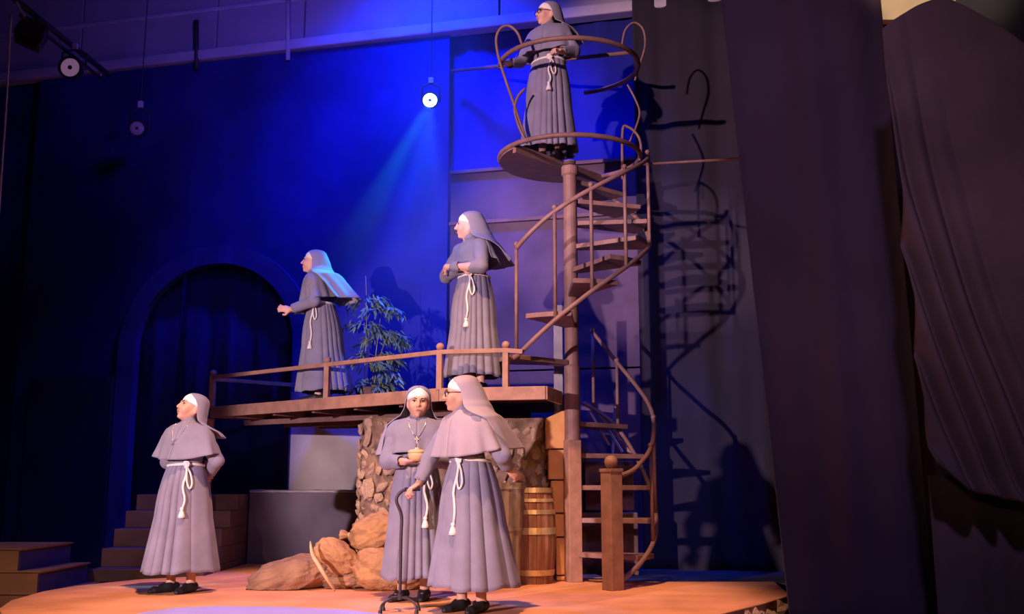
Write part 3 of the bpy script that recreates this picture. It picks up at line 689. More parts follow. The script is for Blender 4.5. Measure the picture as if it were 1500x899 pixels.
# bamboo on the gallery
bb = thing('bamboo_plant', 'bushy bamboo plant with fine leaves standing on the gallery between two nuns', 'plant', (-1.52, 11.0, PZ))
rnd = random.Random(21)
me = bpy.data.meshes.new('leaf')
lv = []; 
for i in range(6):
    t = i / 5; w = 0.014 * math.sin(math.pi * min(.98, t * .92 + .06)); zc = -0.25 * t * t * 0.13
    lv += [(0.13 * t, -w, zc + .004), (0.13 * t, 0, zc), (0.13 * t, w, zc + .004)]
me.from_pydata(lv, [], [(3 * i + j, 3 * i + j + 1, 3 * i + j + 4, 3 * i + j + 3) for i in range(5) for j in range(2)]); me.update(); me.materials.append(M['leaf']); me.shade_smooth()
extra_ = []; nleaf = 0
b0 = Vector((-1.58, 11.0, PZ))
stems = [[b0 + Vector((-.02 + .05 * math.sin(2 * t) - .05 * t, 0, 1.40 * t)) for t in [k / 10 for k in range(11)]],
         [b0 + Vector((.05 + .10 * t, .03, 1.02 * t)) for t in [k / 10 for k in range(11)]],
         [b0 + Vector((.09 + .17 * t * t, -.04, .80 * t)) for t in [k / 10 for k in range(11)]]]
for pts in stems: MB().tube(pts, [0.008 * (1 - .07 * k) for k in range(11)], 6).build('stem', 'stem', bb, smooth=True)
for bi in range(40):
    stn = stems[(0, 0, 1, 1, 2)[bi % 5]]; k = 1 + (bi * 7) % 10; o_ = stn[k]
    sgn = 1 if rnd.random() < .72 else -1; az = rnd.uniform(-1.0, 1.0) if sgn > 0 else math.pi + rnd.uniform(-1, 1); ln_ = rnd.uniform(.16, .36) * (1.15 - .55 * (o_.z - PZ) / 1.4)
    br = [o_ + Vector((math.cos(az) * ln_ * t, math.sin(az) * ln_ * t, ln_ * (.55 * t - .75 * t * t))) for t in [i / 6 for i in range(7)]]
    MB().tube(br, .003, 5).build('twig', 'stem', bb, smooth=True)
    for i in range(7):
        t = rnd.uniform(.2, 1); j = min(5, int(t * 6)); q = br[j].lerp(br[j + 1], t * 6 - j); s = rnd.uniform(.6, 1.05); extra_.append((br, az))
        place(me, 'leaf', q - bb.location, (rnd.uniform(-.7, .7), rnd.uniform(.1, 1.1), az + rnd.uniform(-1.1, 1.1)), (s, s * 1.15, s), bb); nleaf += 1
fo = MB()
for br, az in extra_[::1] * 3:
    q = br[rnd.randrange(1, 7)] + Vector((rnd.uniform(-.05, .05), rnd.uniform(-.05, .05), rnd.uniform(-.06, .05))); s = rnd.uniform(.45, .9)
    mt_ = Euler((rnd.uniform(-.8, .8), rnd.uniform(.0, 1.2), az + rnd.uniform(-1.4, 1.4))).to_matrix()
    fo.add([q + mt_ @ (Vector(v_) * s) for v_ in lv], [(3 * i + j, 3 * i + j + 1, 3 * i + j + 4, 3 * i + j + 3) for i in range(5) for j in range(2)])
fo.build('small_foliage', 'leaf', bb, smooth=True)['kind'] = 'stuff'
MB().lathe([(0.001, 0), (0.11, 0), (0.14, 0.16), (0.15, 0.17), (0.13, 0.17), (0.12, .14), (0.001, .14)], (-1.55, 11.0, PZ + .001), 20).build('plant_pot', 'deckwood', bb, smooth=False)

# stage lights
def par_can(name, label, loc, direction, r, ln, lensmat, hang=0.35, rod=None):
    t_ = thing(name, label, 'stage light', loc); L = Vector(loc); q = Vector(direction).to_track_quat('Z', 'Y').to_matrix()
    MB().lathe([(0.001, -ln), (r * .55, -ln), (r * .8, -ln * .75), (r * .95, -ln * .3), (r, 0.0), (r * .9, 0.0), (r * .88, -0.02)], loc, 28, q).build('can', 'fixture', t_, smooth=True)
    MB().lathe([(r * .86, -.012), (r * 1.06, -.012), (r * 1.06, .02), (r * .86, .02), (r * .86, -.012)], loc, 28, q).build('bezel', 'fixture', t_)
    lens = MB().lathe([(r * .88, -.004), (r * .7, .006), (r * .45, .012), (r * .2, .014)], loc, 28, q).build('lens', lensmat, t_, smooth=True)
    MB().lathe([(r * .2, .016), (r * .001, .018)], loc, 20, q).build('lens_centre', 'fixture' if lensmat != 'litlens' else 'lens', lens, smooth=True)
    side = q @ Vector((1, 0, 0)); bc = L - (q @ Vector((0, 0, 1))) * ln * .45
    MB().tube([bc + side * r * 1.08, bc + side * r * 1.1 + Vector((0, 0, hang * .6)), bc + Vector((0, 0, hang * .75)), bc - side * r * 1.1 + Vector((0, 0, hang * .6)), bc - side * r * 1.08], 0.012, 8).build('yoke', 'fixture', t_, smooth=True)
    MB().box(bc + Vector((0, 0, hang * .85)), (.06, .05, hang * .22)).build('clamp', 'lens', t_, bevel=.005)
    if hang > .0 and rod: MB().tube([bc + Vector((0, 0, hang * .95)), Vector((bc.x, bc.y, rod))], .007, 6).build('drop_rod', 'fixture', t_)
    return t_
p0 = P(630, 147, 11.6); par_can('par_lamp', 'glowing blue-white stage lamp hung high before the dark backdrop', p0, (0.0, -1.0, -0.16), 0.098, 0.22, 'litlens', .32, 7.6)
spot('cyan_rim', p0 + Vector((-.02, -.05, -.06)), (-1.95, 10.8, 3.0), 1300, (0.04, 0.60, 1.0), 13, 0.5, 0.05)
spot('par_beam', p0 + Vector((0, -0.03, -0.02)), p0 + Vector((-.06, -0.10, -1.0)), 2300, (0.02, 0.10, 1.0), 38, 0.7, 0.06)
p1 = P(103, 99, 11.2); par_can('par_lamp', 'unlit stage lamp under the batten, reflected light put into its pale pink lens as glow', p1, (0.1, -1, -.18), 0.125, 0.24, 'dimlens', .34)
p2 = P(201, 188, 12.3); par_can('par_lamp', 'small dim lamp hanging alone below the bulkhead', p2, (0.12, -1, -.1), 0.105, 0.2, 'lens', .40, 7.6)
bx_ = thing('box_floodlight', 'black boxy floodlight hanging at the near end of the batten', 'stage light', P(46, 48, 10.6))
MB().box(P(46, 50, 10.6), (0.28, 0.24, 0.24), rot=Euler((-.3, .35, .3)).to_matrix()).build('housing', 'fixture', bx_, bevel=.012)
MB().box(P(44, 57, 10.47), (0.22, 0.02, 0.18), rot=Euler((-.3, .35, .3)).to_matrix()).build('front_glass', 'dark', bx_)
MB().tube([P(52, 40, 10.6), P(58, 26, 10.62)], .014, 8).build('hanger', 'fixture', bx_)
bt = thing('lighting_batten', 'dark slanting lighting batten above the box floodlight and pale lamp', 'batten', P(90, 55, 11.1))
MB().tube([P(18, -4, 10.3), P(160, 110, 12.2)], .035, 10).build('pipe', 'fixture', bt, smooth=True)
MB().tube([P(30, 22, 10.4), P(150, 116, 12.1)], .022, 10).build('cable_bundle', 'fixture', bt, smooth=True)
for k in range(5):
    t = k / 4; MB().tube([P(lerp(24, 150, t), lerp(2, 104, t), lerp(10.35, 12.1, t)), P(lerp(36, 146, t), lerp(24, 114, t), lerp(10.4, 12.1, t))], .014, 6).build('bracket', 'lens', bt)
tag(MB().tube(smooth_path([P(16, 22, 9.4), P(12, 100, 9.4), P(8, 170, 9.4), P(2, 255, 9.4), P(-6, 380, 9.4)], 6), 0.011, 6).build('hanging_cable', 'whitecable', None, smooth=True), 'thin pale cable hanging down beside the box floodlight', 'cable')

# thin stage haze in front of the upstage cloth
hz = MB().prism([(-2.6, 10.35), (0.6, 10.35), (0.6, 11.7), (-2.6, 12.5)], 1.9, 7.7).build('stage_haze', 'haze', None)
hz['kind'] = 'stuff'; tag(hz, 'thin blue-lit haze hanging before the navy backdrop cloth', 'haze')
spot('blue_beam_spot', (-0.95, 11.1, 7.9), (-0.85, 11.15, 4.0), 700, (0.0, 0.08, 1.0), 16, 0.9, 0.05)

# ================================================================== THE NUNS
V3 = Vector
def hand(s, wrist, d, n, side, curl=(0.35, 0.5, 0.4), thumb_in=0.3):
    """wrist, pointing direction d, palm normal n; side +1 = left hand"""
    d = V3(d).normalized(); n = V3(n); n = (n - d * n.dot(d)).normalized(); w = d.cross(n).normalized() * side
    # w points to the thumb side
    rot = Matrix((w, d, n)).transposed(); wrist = V3(wrist)
    s.ell(wrist + d * 0.05, (0.040, 0.054, 0.017), 0.015, rot)
    for i, (off, ln) in enumerate(((0.028, 0.072), (0.0095, 0.082), (-0.0095, 0.076), (-0.028, 0.058))):
        p = wrist + d * (0.092 - 0.004 * abs(i - 1)) + w * off; a = 0.0
        for k, (c, fr) in enumerate(zip(curl, (0.45, 0.31, 0.24))):
            a += c; q = p + (d * math.cos(a) + n * math.sin(a) + w * (0.06 * (1.5 - i))) .normalized() * ln * fr
            s.cone(p, q, 0.0095 - .0007 * k, 0.0088 - .0007 * k, 0.006); p = q
    p = wrist + d * 0.022 + w * 0.03
    q = p + (d * 0.6 + w * 0.75 + n * thumb_in).normalized() * 0.038; s.cone(p, q, 0.014, 0.0115, 0.012)
    q2 = q + (d * 0.95 + w * 0.15 + n * thumb_in).normalized() * 0.03; s.cone(q, q2, 0.0112, 0.0092, 0.006)

SHOE = None
def shoe_mesh():
    s = SDF()
    s.cone((0, 0.035, 0.045), (0, -0.02, 0.05), 0.041, 0.041, .03); s.cone((0, -0.02, 0.04), (0.004, -0.125, 0.022), 0.042, 0.032, .03)
    s.cone((0, -0.14, 0.018), (0.004, -0.165, 0.014), 0.030, 0.022, .02)
    s.cone((0, 0.02, 0.10), (0, 0.02, 0.15), 0.034, 0.034, .015, neg=True)
    s.ell((0, -0.02, .105), (.03, .05, .03), .02, neg=True)
    V, Fq = s.mesh(h=0.006, floor=0.0)
    me = bpy.data.meshes.new('shoe'); me.from_pydata(V.tolist(), [], Fq.tolist()); me.update(); me.shade_smooth(); me.materials.append(M['shoe']); return me

def nun(label, loc, heading, scale=1.0, head=(0, 0, 0), arms=None, hands=None, seed=0, skin='skin', veilmat='veil',
        hem=(0.335, 0.31), hemz=0.17, npl=26, pleat=0.030, cape_hem=1.075, cape_w=1.0, cape_d=1.0, cape_arc=180, cape_back=None, cape_side=0.0,
        knot=0.0, tassel=0.40, veil_back=0.0, veil_hem=1.16, veil_arc=70, feet=((-0.085, 0, 8), (0.085, 0, -8)), glasses=False, cross=False, lean=0.0,
        waist=1.04, skirt_shift=(0, 0), band_w=0.0, blouse=0.0, collar=True):
    root = thing('person', label, 'person', loc, R(heading), scale=scale, group='performers dressed as nuns')
    rn = random.Random(seed)
    LM = Matrix.Rotation(R(lean), 3, 'X')     # positive lean tips forward (towards -Y)
    def ln(p):
        p = V3(p); z0 = 0.9
        if p.z <= z0 or not lean: return p
        q = LM @ V3((p.x, p.y, p.z - z0)); return V3((q.x, q.y, q.z + z0))
    NB = ln((0, 0.012, 1.43)); HR = Euler((R(-head[1]), R(head[2]), R(head[0])), 'XYZ')
    HR = (Matrix.Rotation(R(head[0]), 3, 'Z') @ Matrix.Rotation(R(-head[1]), 3, 'X') @ Matrix.Rotation(R(head[2]), 3, 'Y'))
    HS = 1.10
    def H(p): return NB + HR @ (V3((p[0], p[1] - 0.012, p[2] + 0.092)) * HS)          # head frame, origin at head centre
    # ---- body: one continuous skin
    s = SDF(); hs = lambda *r: tuple(q * HS for q in r)
    s.ell(H((0, .016, .03)), hs(.076, .093, .086), .03, HR); s.ell(H((0, -.028, -.032)), hs(.060, .066, .078), .035, HR)
    s.cone(H((0, -.074, -.092)), H((0, -.078, -.094)), .017, .015, .03)
    for sx in (-1, 1):
        s.ell(H((sx * .034, -.066, -.030)), hs(.026, .026, .028), .03, HR)
        s.ell(H((sx * .076, .012, -.012)), hs(.010, .020, .032), .012, HR)
        s.cone(H((0, -.040, -.085)), H((sx * .052, .0, -.045)), .016, .018, .03)
    s.cone(H((-.034, -.080, .026)), H((.034, -.080, .026)), .012, .012, .02)
    for sx in (-1, 1): s.ell(H((sx * .031, -.102, .004)), hs(.019, .017, .013), .014, HR, neg=True)
    s.cone(H((0, -.090, .016)), H((0, -.113, -.024)), .0085, .0125, .012)
    for sx in (-1, 1): s.cone(H((sx * .010, -.100, -.029)), H((sx * .012, -.097, -.029)), .009, .008, .008)
    s.cone(H((-.016, -.089, -.055)), H((.016, -.089, -.055)), .0085, .0085, .01); s.cone(H((-.012, -.088, -.066)), H((.012, -.088, -.066)), .009, .009, .01)
    s.cone(ln((0, .012, 1.30)), H((0, .008, -.06)), .054, .050, .03)
    s.cone(ln((-.14, .005, 1.318)), ln((.14, .005, 1.318)), .056, .056, .06); s.ell(ln((0, 0, 1.22)), (.15, .10, .17), .05); s.ell(ln((0, 0, 1.05)), (.118, .09, .14), .06)
    s.ell((0, .012, .90), (.155, .115, .13), .06)
    for (fx, fy, fa) in feet:
        sx = 1 if fx > 0 else -1
        s.cone((sx * .08, .0, .86), (fx * .97, fy - .005, .47), .086, .055, .04); s.cone((fx * .97, fy - .005, .47), (fx, fy + .02, .085), .056, .036, .03)
        d = V3((math.sin(R(fa)), -math.cos(R(fa)), 0)); s.cone(V3((fx, fy + .02, .05)), V3((fx, fy, .035)) + d * .11, .034, .024, .03)
    tun = SDF()
    tun.ell(ln((0, -.005, 1.21)), (.168, .125, .19), .05); tun.ell(ln((0, 0, waist + .02)), (.143 + blouse, .115 + blouse, .10), .05)
    tun.cone(ln((-.14, .005, 1.318)), ln((.14, .005, 1.318)), .066, .066, .06)
    for sx, key in ((-1, 'R'), (1, 'L')):
        el, wr = arms[key]; sh = ln((sx * .162, .005, 1.312)); el = ln(el); wr = ln(wr)
        s.cone(sh, el, .050, .040, .03); s.cone(el, wr, .041, .027, .02)
        hd, hn, hc = hands[key]; hand(s, wr, hd, hn, sx, hc)
        cuff = el.lerp(wr, .93)
        tun.cone(sh, el, .070, .061, .04); tun.cone(el, cuff, .060, .050, .02)
    for sx, key in ((-1, 'R'), (1, 'L')):
        el, wr = (ln(q) for q in arms[key]); ax = (wr - el).normalized()
        tun.cone(wr + ax * .06, el.lerp(wr, .80), .075, .040, .004, neg=True)
    sdf_obj('body', s, skin, root, h=0.0065)
    sdf_obj('tunic', tun, 'habit', root, h=0.009, wrinkle=0.004)
    # ---- face pieces
    for sx in (-1, 1):
        e = MB(); c = H((sx * .031, -.0745, .004)); e.ball((0, 0, 0), .0125, 8)
        e.v = [tuple(c + HR @ V3((x * 1.15, y * .9, z * .62))) for x, y, z in e.v]; eo = e.build('eye', 'eyewhite', root, True, local=True)
        e = MB(); c2 = H((sx * .031, -.0838, .004)); e.ball((0, 0, 0), .0058, 8); e.v = [tuple(c2 + HR @ V3((x, y * .6, z))) for x, y, z in e.v]; e.build('iris', 'dark', eo, True, local=True)
        MB().tube([H((sx * (.013 + .0105 * k), (-.0945, -.0935, -.089, -.081)[k], (.022, .027, .0275, .022)[k])) for k in range(4)], [.0035, .0042, .0035, .002], 6).build('eyebrow', 'dark', root, True, local=True)
        MB().tube([H((sx * (.015 + .0105 * k), (-.087, -.0885, -.086, -.078)[k], (.008, .0125, .0125, .006)[k])) for k in range(4)], [.002, .003, .003, .002], 6).build('lash_line', 'dark', eo, True, local=True)
    MB().tube([H((-.019 + .0095 * k, (-.0935, -.0975, -.098, -.0975, -.0935)[k], (-.0605, -.0585, -.0595, -.0585, -.0605)[k])) for k in range(5)], [.003, .0062, .007, .0062, .003], 8).build('lips', 'lips', root, True, local=True)
    if glasses:
        g = MB()
        for sx in (-1, 1):
            g.tube([H((sx * .032 + .025 * math.cos(a * math.pi / 9), -.103, .002 + .018 * math.sin(a * math.pi / 9))) for a in range(18)], .0032, 6, closed=True)
            g.tube([H((sx * .057, -.103, .006)), H((sx * .075, -.06, .008)), H((sx * .078, .0, .004))], .003, 6)
        g.tube([H((-.008, -.104, .006)), H((.008, -.104, .006))], .003, 6)
        g.build('glasses', 'dark', root, True, local=True)
    # ---- white linen band across the forehead
    rows = []
    for i in range(9):
        u = i / 8; row = []
        for j in range(41):
            a = R(-112 + 224 * j / 40); side = abs(a) / R(112)
            z = lerp(.036, .106 + band_w, u) - .052 * side ** 1.6
            f = math.sqrt(max(.05, 1 - ((z - .03) / .093) ** 2)); bul = .004 * math.sin(math.pi * u)
            row.append(H((math.sin(a) * (.0815 * f + bul), .016 - math.cos(a) * (.0995 * f + bul), z)))
        rows.append(row)
    MB().grid(rows).build('headband', 'band', root, True, solid=.004, local=True)
    # ---- veil
    vz = veil_hem - 1.522
    vb = veil_back
    K = [(0, (.124, .003, .004, .032, 180)), (.03, (.121, .030, .036, .032, 180)), (.07, (.112, .052, .064, .030, 178)), (.12, (.096, .073, .090, .026, 148)), (.17, (.070, .0880, .109, .02, 119)),
         (.24, (.02, .0930, .114 + .1 * vb, .022, 102)), (.34, (-.05, .104, .118 + .20 * vb, .025, 97)), (.44, (-.098, .130, .124 + .32 * vb, .028, 97)), (.54, (-.135, .188, .133 + .40 * vb, .03, 96)), (.62, (-.175, .246, .146 + .48 * vb, .03, lerp(94, veil_arc, .2))),
         (.76, (lerp(-.175, vz, .37), .278, .170 + .66 * vb, .03, lerp(92, veil_arc, .6))), (1.0, (vz, .312, .205 + vb, .03, veil_arc))]
    rows = []
    for i in range(58):
        t = i / 57; z, rx, ry, cy, a_ = keyed(t, K); w = min(1, max(0, (-.06 - z) / .16)); w = w * w * (3 - 2 * w); row = []
        for j in range(73):
            u = -1 + 2 * j / 72; a = R(a_) * u; fold = max(0, t - .42) * (.030 * math.sin(u * 9 + seed) + .022 * math.sin(u * 17 + 2 * seed))
            p = V3((math.sin(a) * (rx + fold), cy + math.cos(a) * (ry + fold), z + (t ** 3) * .03 * abs(u) ** 2 * (1 if veil_back else .5)))
            q1 = H(p); q2 = ln(V3((p.x, p.y + .004, p.z + 1.522))); row.append(q1.lerp(q2, w))
        rows.append(row)
    MB().grid(rows).build('veil', veilmat, root, True, solid=.005, local=True)
    # ---- shoulder cape
    cb = cape_hem if cape_back is None else cape_back
    def cape_pt(a, t):
        zf = lerp(cape_hem, cb, .5 - .5 * math.cos(a)) if True else cape_hem      # a = 0 front, pi back
        zz, rx, ry = keyed(t, [(0, (1.418, .060, .060)), (.12, (1.402, .088, .072)), (.26, (1.386, .155, .090)), (.40, (1.350, .222, .118)), (.52, (1.29, .252, .142)), (.75, (lerp(1.29, zf, .52), .275 * cape_w, .170 * cape_d)), (1, (zf, .305 * cape_w, .195 * cape_d))])
        zz += cape_side * max(0, t - .5) * 2 * abs(math.sin(a)) ** 3
        fold = max(0, t - .35) ** 1.3 * (.030 * math.sin(a * 5 + seed * 1.7) + .020 * math.sin(a * 11 + seed))
        return ln((math.sin(a) * (rx + fold), .012 - math.cos(a) * (ry + fold), zz))
    rows = []
    for i in range(27):
        n_ = 97
        rows.append([cape_pt(math.pi + R(cape_arc) * (-1 + 2 * j / (n_ - 1)), i / 26) for j in range(n_)])
    MB().grid(rows).build('shoulder_cape', 'habit' if veilmat == 'veil' else veilmat, root, True, solid=.006, local=True)
    if collar:
        rows = []
        for i in range(5):
            r = (.060, .064, .064, .062, .057)[i]; z = 1.395 + .014 * i
            rows.append([ln((math.sin(2 * math.pi * j / 28) * r, .010 - math.cos(2 * math.pi * j / 28) * r, z)) for j in range(28)])
        MB().grid(rows, wrap=True).build('collar', 'habit', root, True, solid=.004, local=True)
    # ---- skirt
    ph = [rn.uniform(0, 6.28) for _ in range(5)]
    def skirt_pt(a, t, extra=0.0):
        rx = lerp(.150 + blouse * .6, hem[0], t ** .92) + .012 * math.sin(math.pi * min(1, t * 2)); ry = lerp(.126 + blouse * .6, hem[1], t ** .92) + .018 * math.sin(math.pi * min(1, t * 2))
        aw = a + .24 * math.sin(2 * a + ph[0]) + .16 * math.sin(3 * a + ph[1]) + .03 * t * math.sin(5 * a + ph[2])
        f = abs(math.sin(aw * npl / 2 + ph[3])) ** .7 * 2 - 1.45 + .35 * math.sin(aw * 5 + ph[4])
        amp = pleat * (.22 + .78 * t ** .8) * (.78 + .32 * math.sin(3 * a + ph[1]) * math.sin(2 * a + ph[4]))
        r = f * amp * .6 + extra
        z = lerp(waist + .012, hemz, t) + .010 * t * math.sin(3 * a + ph[2]) + .006 * t * math.sin(9 * a)
        return V3((math.sin(a) * (rx + r) + skirt_shift[0] * t, .0 - math.cos(a) * (ry + r) + skirt_shift[1] * t, z))
    NA = 340; rows = [[skirt_pt(2 * math.pi * j / NA, i / 30) for j in range(NA)] for i in range(31)]
    MB().grid(rows, wrap=True).build('skirt', 'habit', root, True, solid=.005, local=True)
    MB().tube([skirt_pt(2 * math.pi * j / NA, .955, .0022) for j in range(NA)], .0035, 5, closed=True).build('hem_seam', 'habit', root, True, local=True)
    # ---- rope girdle
    ka = R(knot)
    rope = MB().tube([V3((math.sin(2 * math.pi * j / 60) * (.157 + blouse * .6), -math.cos(2 * math.pi * j / 60) * (.131 + blouse * .6), waist + .008 + .006 * math.sin(4 * math.pi * j / 60))) for j in range(60)], .0125, 8, closed=True).build('rope_belt', 'cord', root, True, local=True)
    def on(a, z, o=.022):
        t = min(1, max(0, (waist + .012 - z) / (waist + .012 - hemz))); p = skirt_pt(a, t); q = V3((p.x, p.y, 0)).normalized()
        base = V3((math.sin(a) * .158, -math.cos(a) * .132, 0)); rr = max(p.xy.length, base.length) + o
        return V3((q.x * rr, q.y * rr, z))
    k0 = on(ka, waist + .008, .02)
    kn = MB(); kn.ball((0, 0, 0), 1, 8); kn.v = [tuple(k0 + V3((x * .024, y * .02, z * .022))) for x, y, z in kn.v]
    kn.tube([k0 + V3((.026 * math.cos(i * .42), .008 * math.sin(i * .9), .024 * math.sin(i * .42))) for i in range(15)], .009, 6, closed=True)
    kn.build('knot', 'cord', rope, True, local=True)
    zt = waist - tassel
    MB().tube([on(ka + .05 * math.sin(i), lerp(waist, zt, i / 10), .020) for i in range(11)], .0095, 8).build('hanging_cord', 'cord', rope, True, local=True)
    MB().tube(smooth_path([on(ka + .02, waist, .022), on(ka + .22, waist - .07, .022), on(ka + .30, waist - .15, .022), on(ka + .20, waist - .19, .022), on(ka + .08, waist - .13, .022), on(ka + .03, waist - .02, .022)], 5), .008, 7).build('loop', 'cord', rope, True, local=True)
    tp = on(ka + .05 * math.sin(10), zt, .022)
    MB().lathe([(.001, .02), (.012, .018), (.017, .005), (.012, -.006), (.018, -.02), (.026, -.045), (.030, -.062), (.020, -.068), (.001, -.064)], tp, 14).build('tassel', 'cord', rope, True, local=True)
    # ---- shoes
    global SHOE
    if SHOE is None: SHOE = shoe_mesh()
    for fx, fy, fa in feet:
        place(SHOE, 'shoe', (fx, fy + .015, 0.001), (0, 0, R(fa)), (1.06, 1.06, 1.0), root)
    if cross:
        ch = MB()
        for sx in (-1, 1):
            ch.tube([cape_pt(sx * lerp(.75, .05, (k / 8) ** .8), lerp(.10, .62, k / 8)) + V3((0, -.010, 0)) for k in range(9)], .0032, 5)
        c = cape_pt(0, .66) + V3((0, -.012, -.02)); ch.tube([cape_pt(0, .60) + V3((0, -.011, 0)), c + V3((0, 0, .03))], .003, 5)
        cn = ch.build('necklace', 'silver', root, True, local=True)
        cc = MB(); cc.box(c, (.010, .006, .062)); cc.box(c + V3((0, 0, .012)), (.036, .006, .010)); cc.build('cross', 'silver', cn, local=True)
    return root, H, ln, root

RELAX = (.30, .45, .35); GRIP = (.85, 1.1, .7); FIST = (1.0, 1.2, .8)
# 1 - standing alone at the left, hands behind her, face lifted
nun('nun in grey habit standing alone on the deck with her face lifted and hands behind', (-2.77, 8.80, 0), -24, 1.0, head=(-22, 16, 0), seed=1,
    arms={'R': ((-.265, .07, 1.08), (-.07, .20, .99)), 'L': ((.265, .07, 1.08), (.07, .21, .97))},
    hands={'R': ((1, .2, -.3), (0, 1, 0), RELAX), 'L': ((-1, .2, -.4), (0, 1, 0), RELAX)}, skin='skin2',
    hem=(.31, .295), npl=13, pleat=.07, knot=38, tassel=.36, cape_hem=1.085, cape_w=1.02, cape_side=.05, veil_hem=1.27, feet=((-.09, -.02, -22), (.085, .02, 4)), cross=True)
# 2 - carrying a small bowl
nun('nun holding a small tan bowl in both hands beside the sacks', (-0.755, 8.22, 0), 4, 1.0, head=(2, -3, 2), seed=2,
    arms={'R': ((-.235, -.03, 1.06), (-.085, -.235, 1.055)), 'L': ((.235, -.03, 1.06), (.09, -.235, 1.065))},
    hands={'R': ((.75, -.45, .10), (.1, -.1, 1), (.45, .6, .4)), 'L': ((-.75, -.45, .05), (0, -.1, 1), (.45, .6, .4))}, skin='skin2',
    hem=(.265, .25), npl=14, pleat=.036, knot=20, tassel=.42, cape_hem=1.13, cape_w=.90, cape_d=.92, cape_side=-.04, veil_hem=1.10, veil_arc=106, feet=((-.10, -.03, -28), (.075, .0, -10)), cross=True)
# 3 - with the cane, in front
nun('nun in glasses leaning on a black cane with one hand behind her hip', (-0.30, 7.46, 0), -50, 1.0, head=(-34, -2, 0), seed=3, veilmat='litveil',
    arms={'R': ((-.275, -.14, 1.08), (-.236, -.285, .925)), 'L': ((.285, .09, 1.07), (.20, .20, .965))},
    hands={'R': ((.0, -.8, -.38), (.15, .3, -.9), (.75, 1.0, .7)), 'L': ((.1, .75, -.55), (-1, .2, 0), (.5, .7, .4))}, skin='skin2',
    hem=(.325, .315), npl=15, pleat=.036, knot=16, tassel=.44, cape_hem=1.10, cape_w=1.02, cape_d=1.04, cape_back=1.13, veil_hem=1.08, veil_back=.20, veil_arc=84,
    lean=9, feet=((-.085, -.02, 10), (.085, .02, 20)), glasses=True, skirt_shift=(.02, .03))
# 4 - on the gallery, leaning forward
nun('nun on the gallery in profile leaning forward with clasped hands beside the bamboo', (-2.05, 10.86, PZ), -82, 1.0, head=(-4, 5, 0), seed=4, lean=12,
    arms={'R': ((-.22, -.03, 1.06), (-.04, -.30, 1.06)), 'L': ((.225, -.03, 1.06), (.05, -.30, 1.05))},
    hands={'R': ((.1, -1, .12), (1, 0, 0), (.5, .6, .4)), 'L': ((-.1, -1, .10), (-1, 0, 0), (.5, .6, .4))},
    hem=(.28, .30), npl=14, knot=58, tassel=.44, cape_hem=1.10, cape_d=1.0, cape_w=.86, cape_back=1.08, veil_hem=1.02, veil_back=.22, veil_arc=66, waist=1.05, hemz=.11, feet=((-.08, .02, 4), (.085, -.02, -4)), skirt_shift=(0, .06))
# 5 - on the gallery, arms folded
nun('nun on the gallery with folded arms near the foot of the upper stair', (-0.365, 9.64, PZ), -52, 1.05, head=(-34, -2, 0), seed=5, lean=6,
    arms={'R': ((-.275, -.10, 1.10), (.06, -.15, 1.13)), 'L': ((.265, -.09, 1.10), (-.075, -.225, 1.15))},
    hands={'R': ((1, .35, 0), (0, 1, -.2), RELAX), 'L': ((-1, .30, .05), (0.3, 1, -.2), (.25, .4, .3))},
    hem=(.265, .265), npl=17, knot=36, hemz=.13, tassel=.42, cape_hem=1.14, cape_arc=88, cape_w=.97, cape_back=1.12, cape_side=.06, veil_hem=1.15, veil_back=.18, veil_arc=62, feet=((-.08, .0, -6), (.085, .0, 14)))
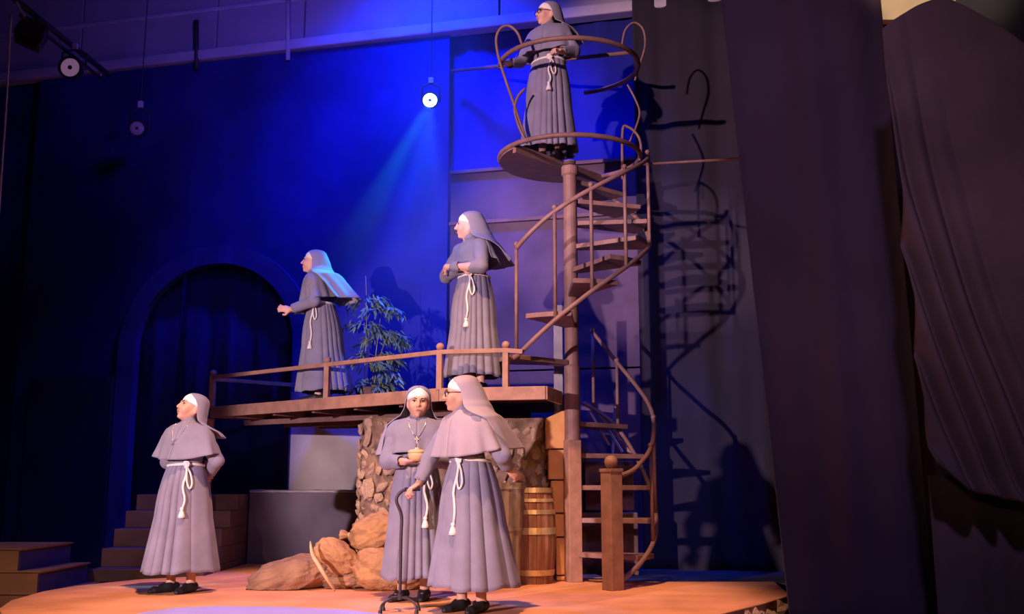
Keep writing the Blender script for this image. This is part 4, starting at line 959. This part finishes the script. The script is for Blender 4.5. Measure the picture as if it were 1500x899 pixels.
# 6 - on the lookout
nun('nun in glasses on the round lookout holding its ring rail', (0.375, 9.90, TZ), -28, 1.03, head=(-38, 0, 0), seed=6, blouse=.02,
    arms={'R': ((-.30, -.04, 1.07), (-.315, -.27, .965)), 'L': ((.29, -.02, 1.07), (.23, -.22, 1.0))},
    hands={'R': ((-.25, -.9, -.1), (.1, -.1, -1), (.9, 1.1, .7)), 'L': ((-.25, -.9, -.1), (0, 0, -1), (.9, 1.0, .6))},
    hem=(.285, .27), npl=15, knot=26, hemz=.09, tassel=.30, cape_hem=1.085, cape_w=.98, cape_side=.03, veil_hem=1.22, veil_back=.10, glasses=True, waist=1.0, feet=((-.08, .0, -8), (.085, .02, 10)))

# bowl in the second nun's hands
bl = thing('tan_bowl', 'small lidded tan bowl cupped in the hands of a nun', 'bowl', (-0.730, 7.945, 1.06))
L_ = bl.location
MB().lathe([(.001, 0), (.045, 0), (.066, .022), (.072, .05), (.066, .066), (.058, .066), (.062, .05), (.04, .012), (.001, .008)], L_, 24).build('vessel', 'pot', bl, smooth=True)
MB().lathe([(.070, .062), (.074, .070), (.055, .084), (.018, .090), (.016, .100), (.001, .103)], L_, 24).build('lid', 'pot', bl, smooth=True)
# quad cane
cn = thing('quad_cane', 'black walking cane with four small feet held by a nun', 'cane', (-0.785, 7.42, 0.0))
cx, cyy = -0.785, 7.42
grip = P(604, 716, 7.40)
MB().tube(smooth_path([(cx, cyy, .10), (cx, cyy, .50), (cx, cyy, .66), (cx - .035, cyy, .755), (cx - .03, cyy, .80), (cx + .01, cyy, .838), (cx + .075, cyy, .85), (cx + .12, cyy, .848)], 6), .0115, 10).build('shaft', 'cane', cn, smooth=True)
MB().tube([(cx + .02, cyy, .845), (cx + .13, cyy, .850)], .016, 10).build('handle_grip', 'cane', cn, smooth=True)
MB().lathe([(.001, .085), (.02, .085), (.02, .125), (.001, .125)], (cx, cyy, 0), 14).build('hub', 'cane', cn)
for sx, sy in ((-1, -1), (1, -1), (-1, 1), (1, 1)):
    f_ = MB().tube(smooth_path([(cx, cyy, .10), (cx + sx * .06, cyy + sy * .04, .095), (cx + sx * .115, cyy + sy * .075, .06), (cx + sx * .125, cyy + sy * .085, .012)], 5), .0085, 8).build('foot_leg', 'cane', cn, smooth=True)
    MB().lathe([(.001, 0.001), (.015, 0.001), (.013, .022), (.001, .022)], (cx + sx * .125, cyy + sy * .085, 0), 12).build('rubber_tip', 'shoe', f_)
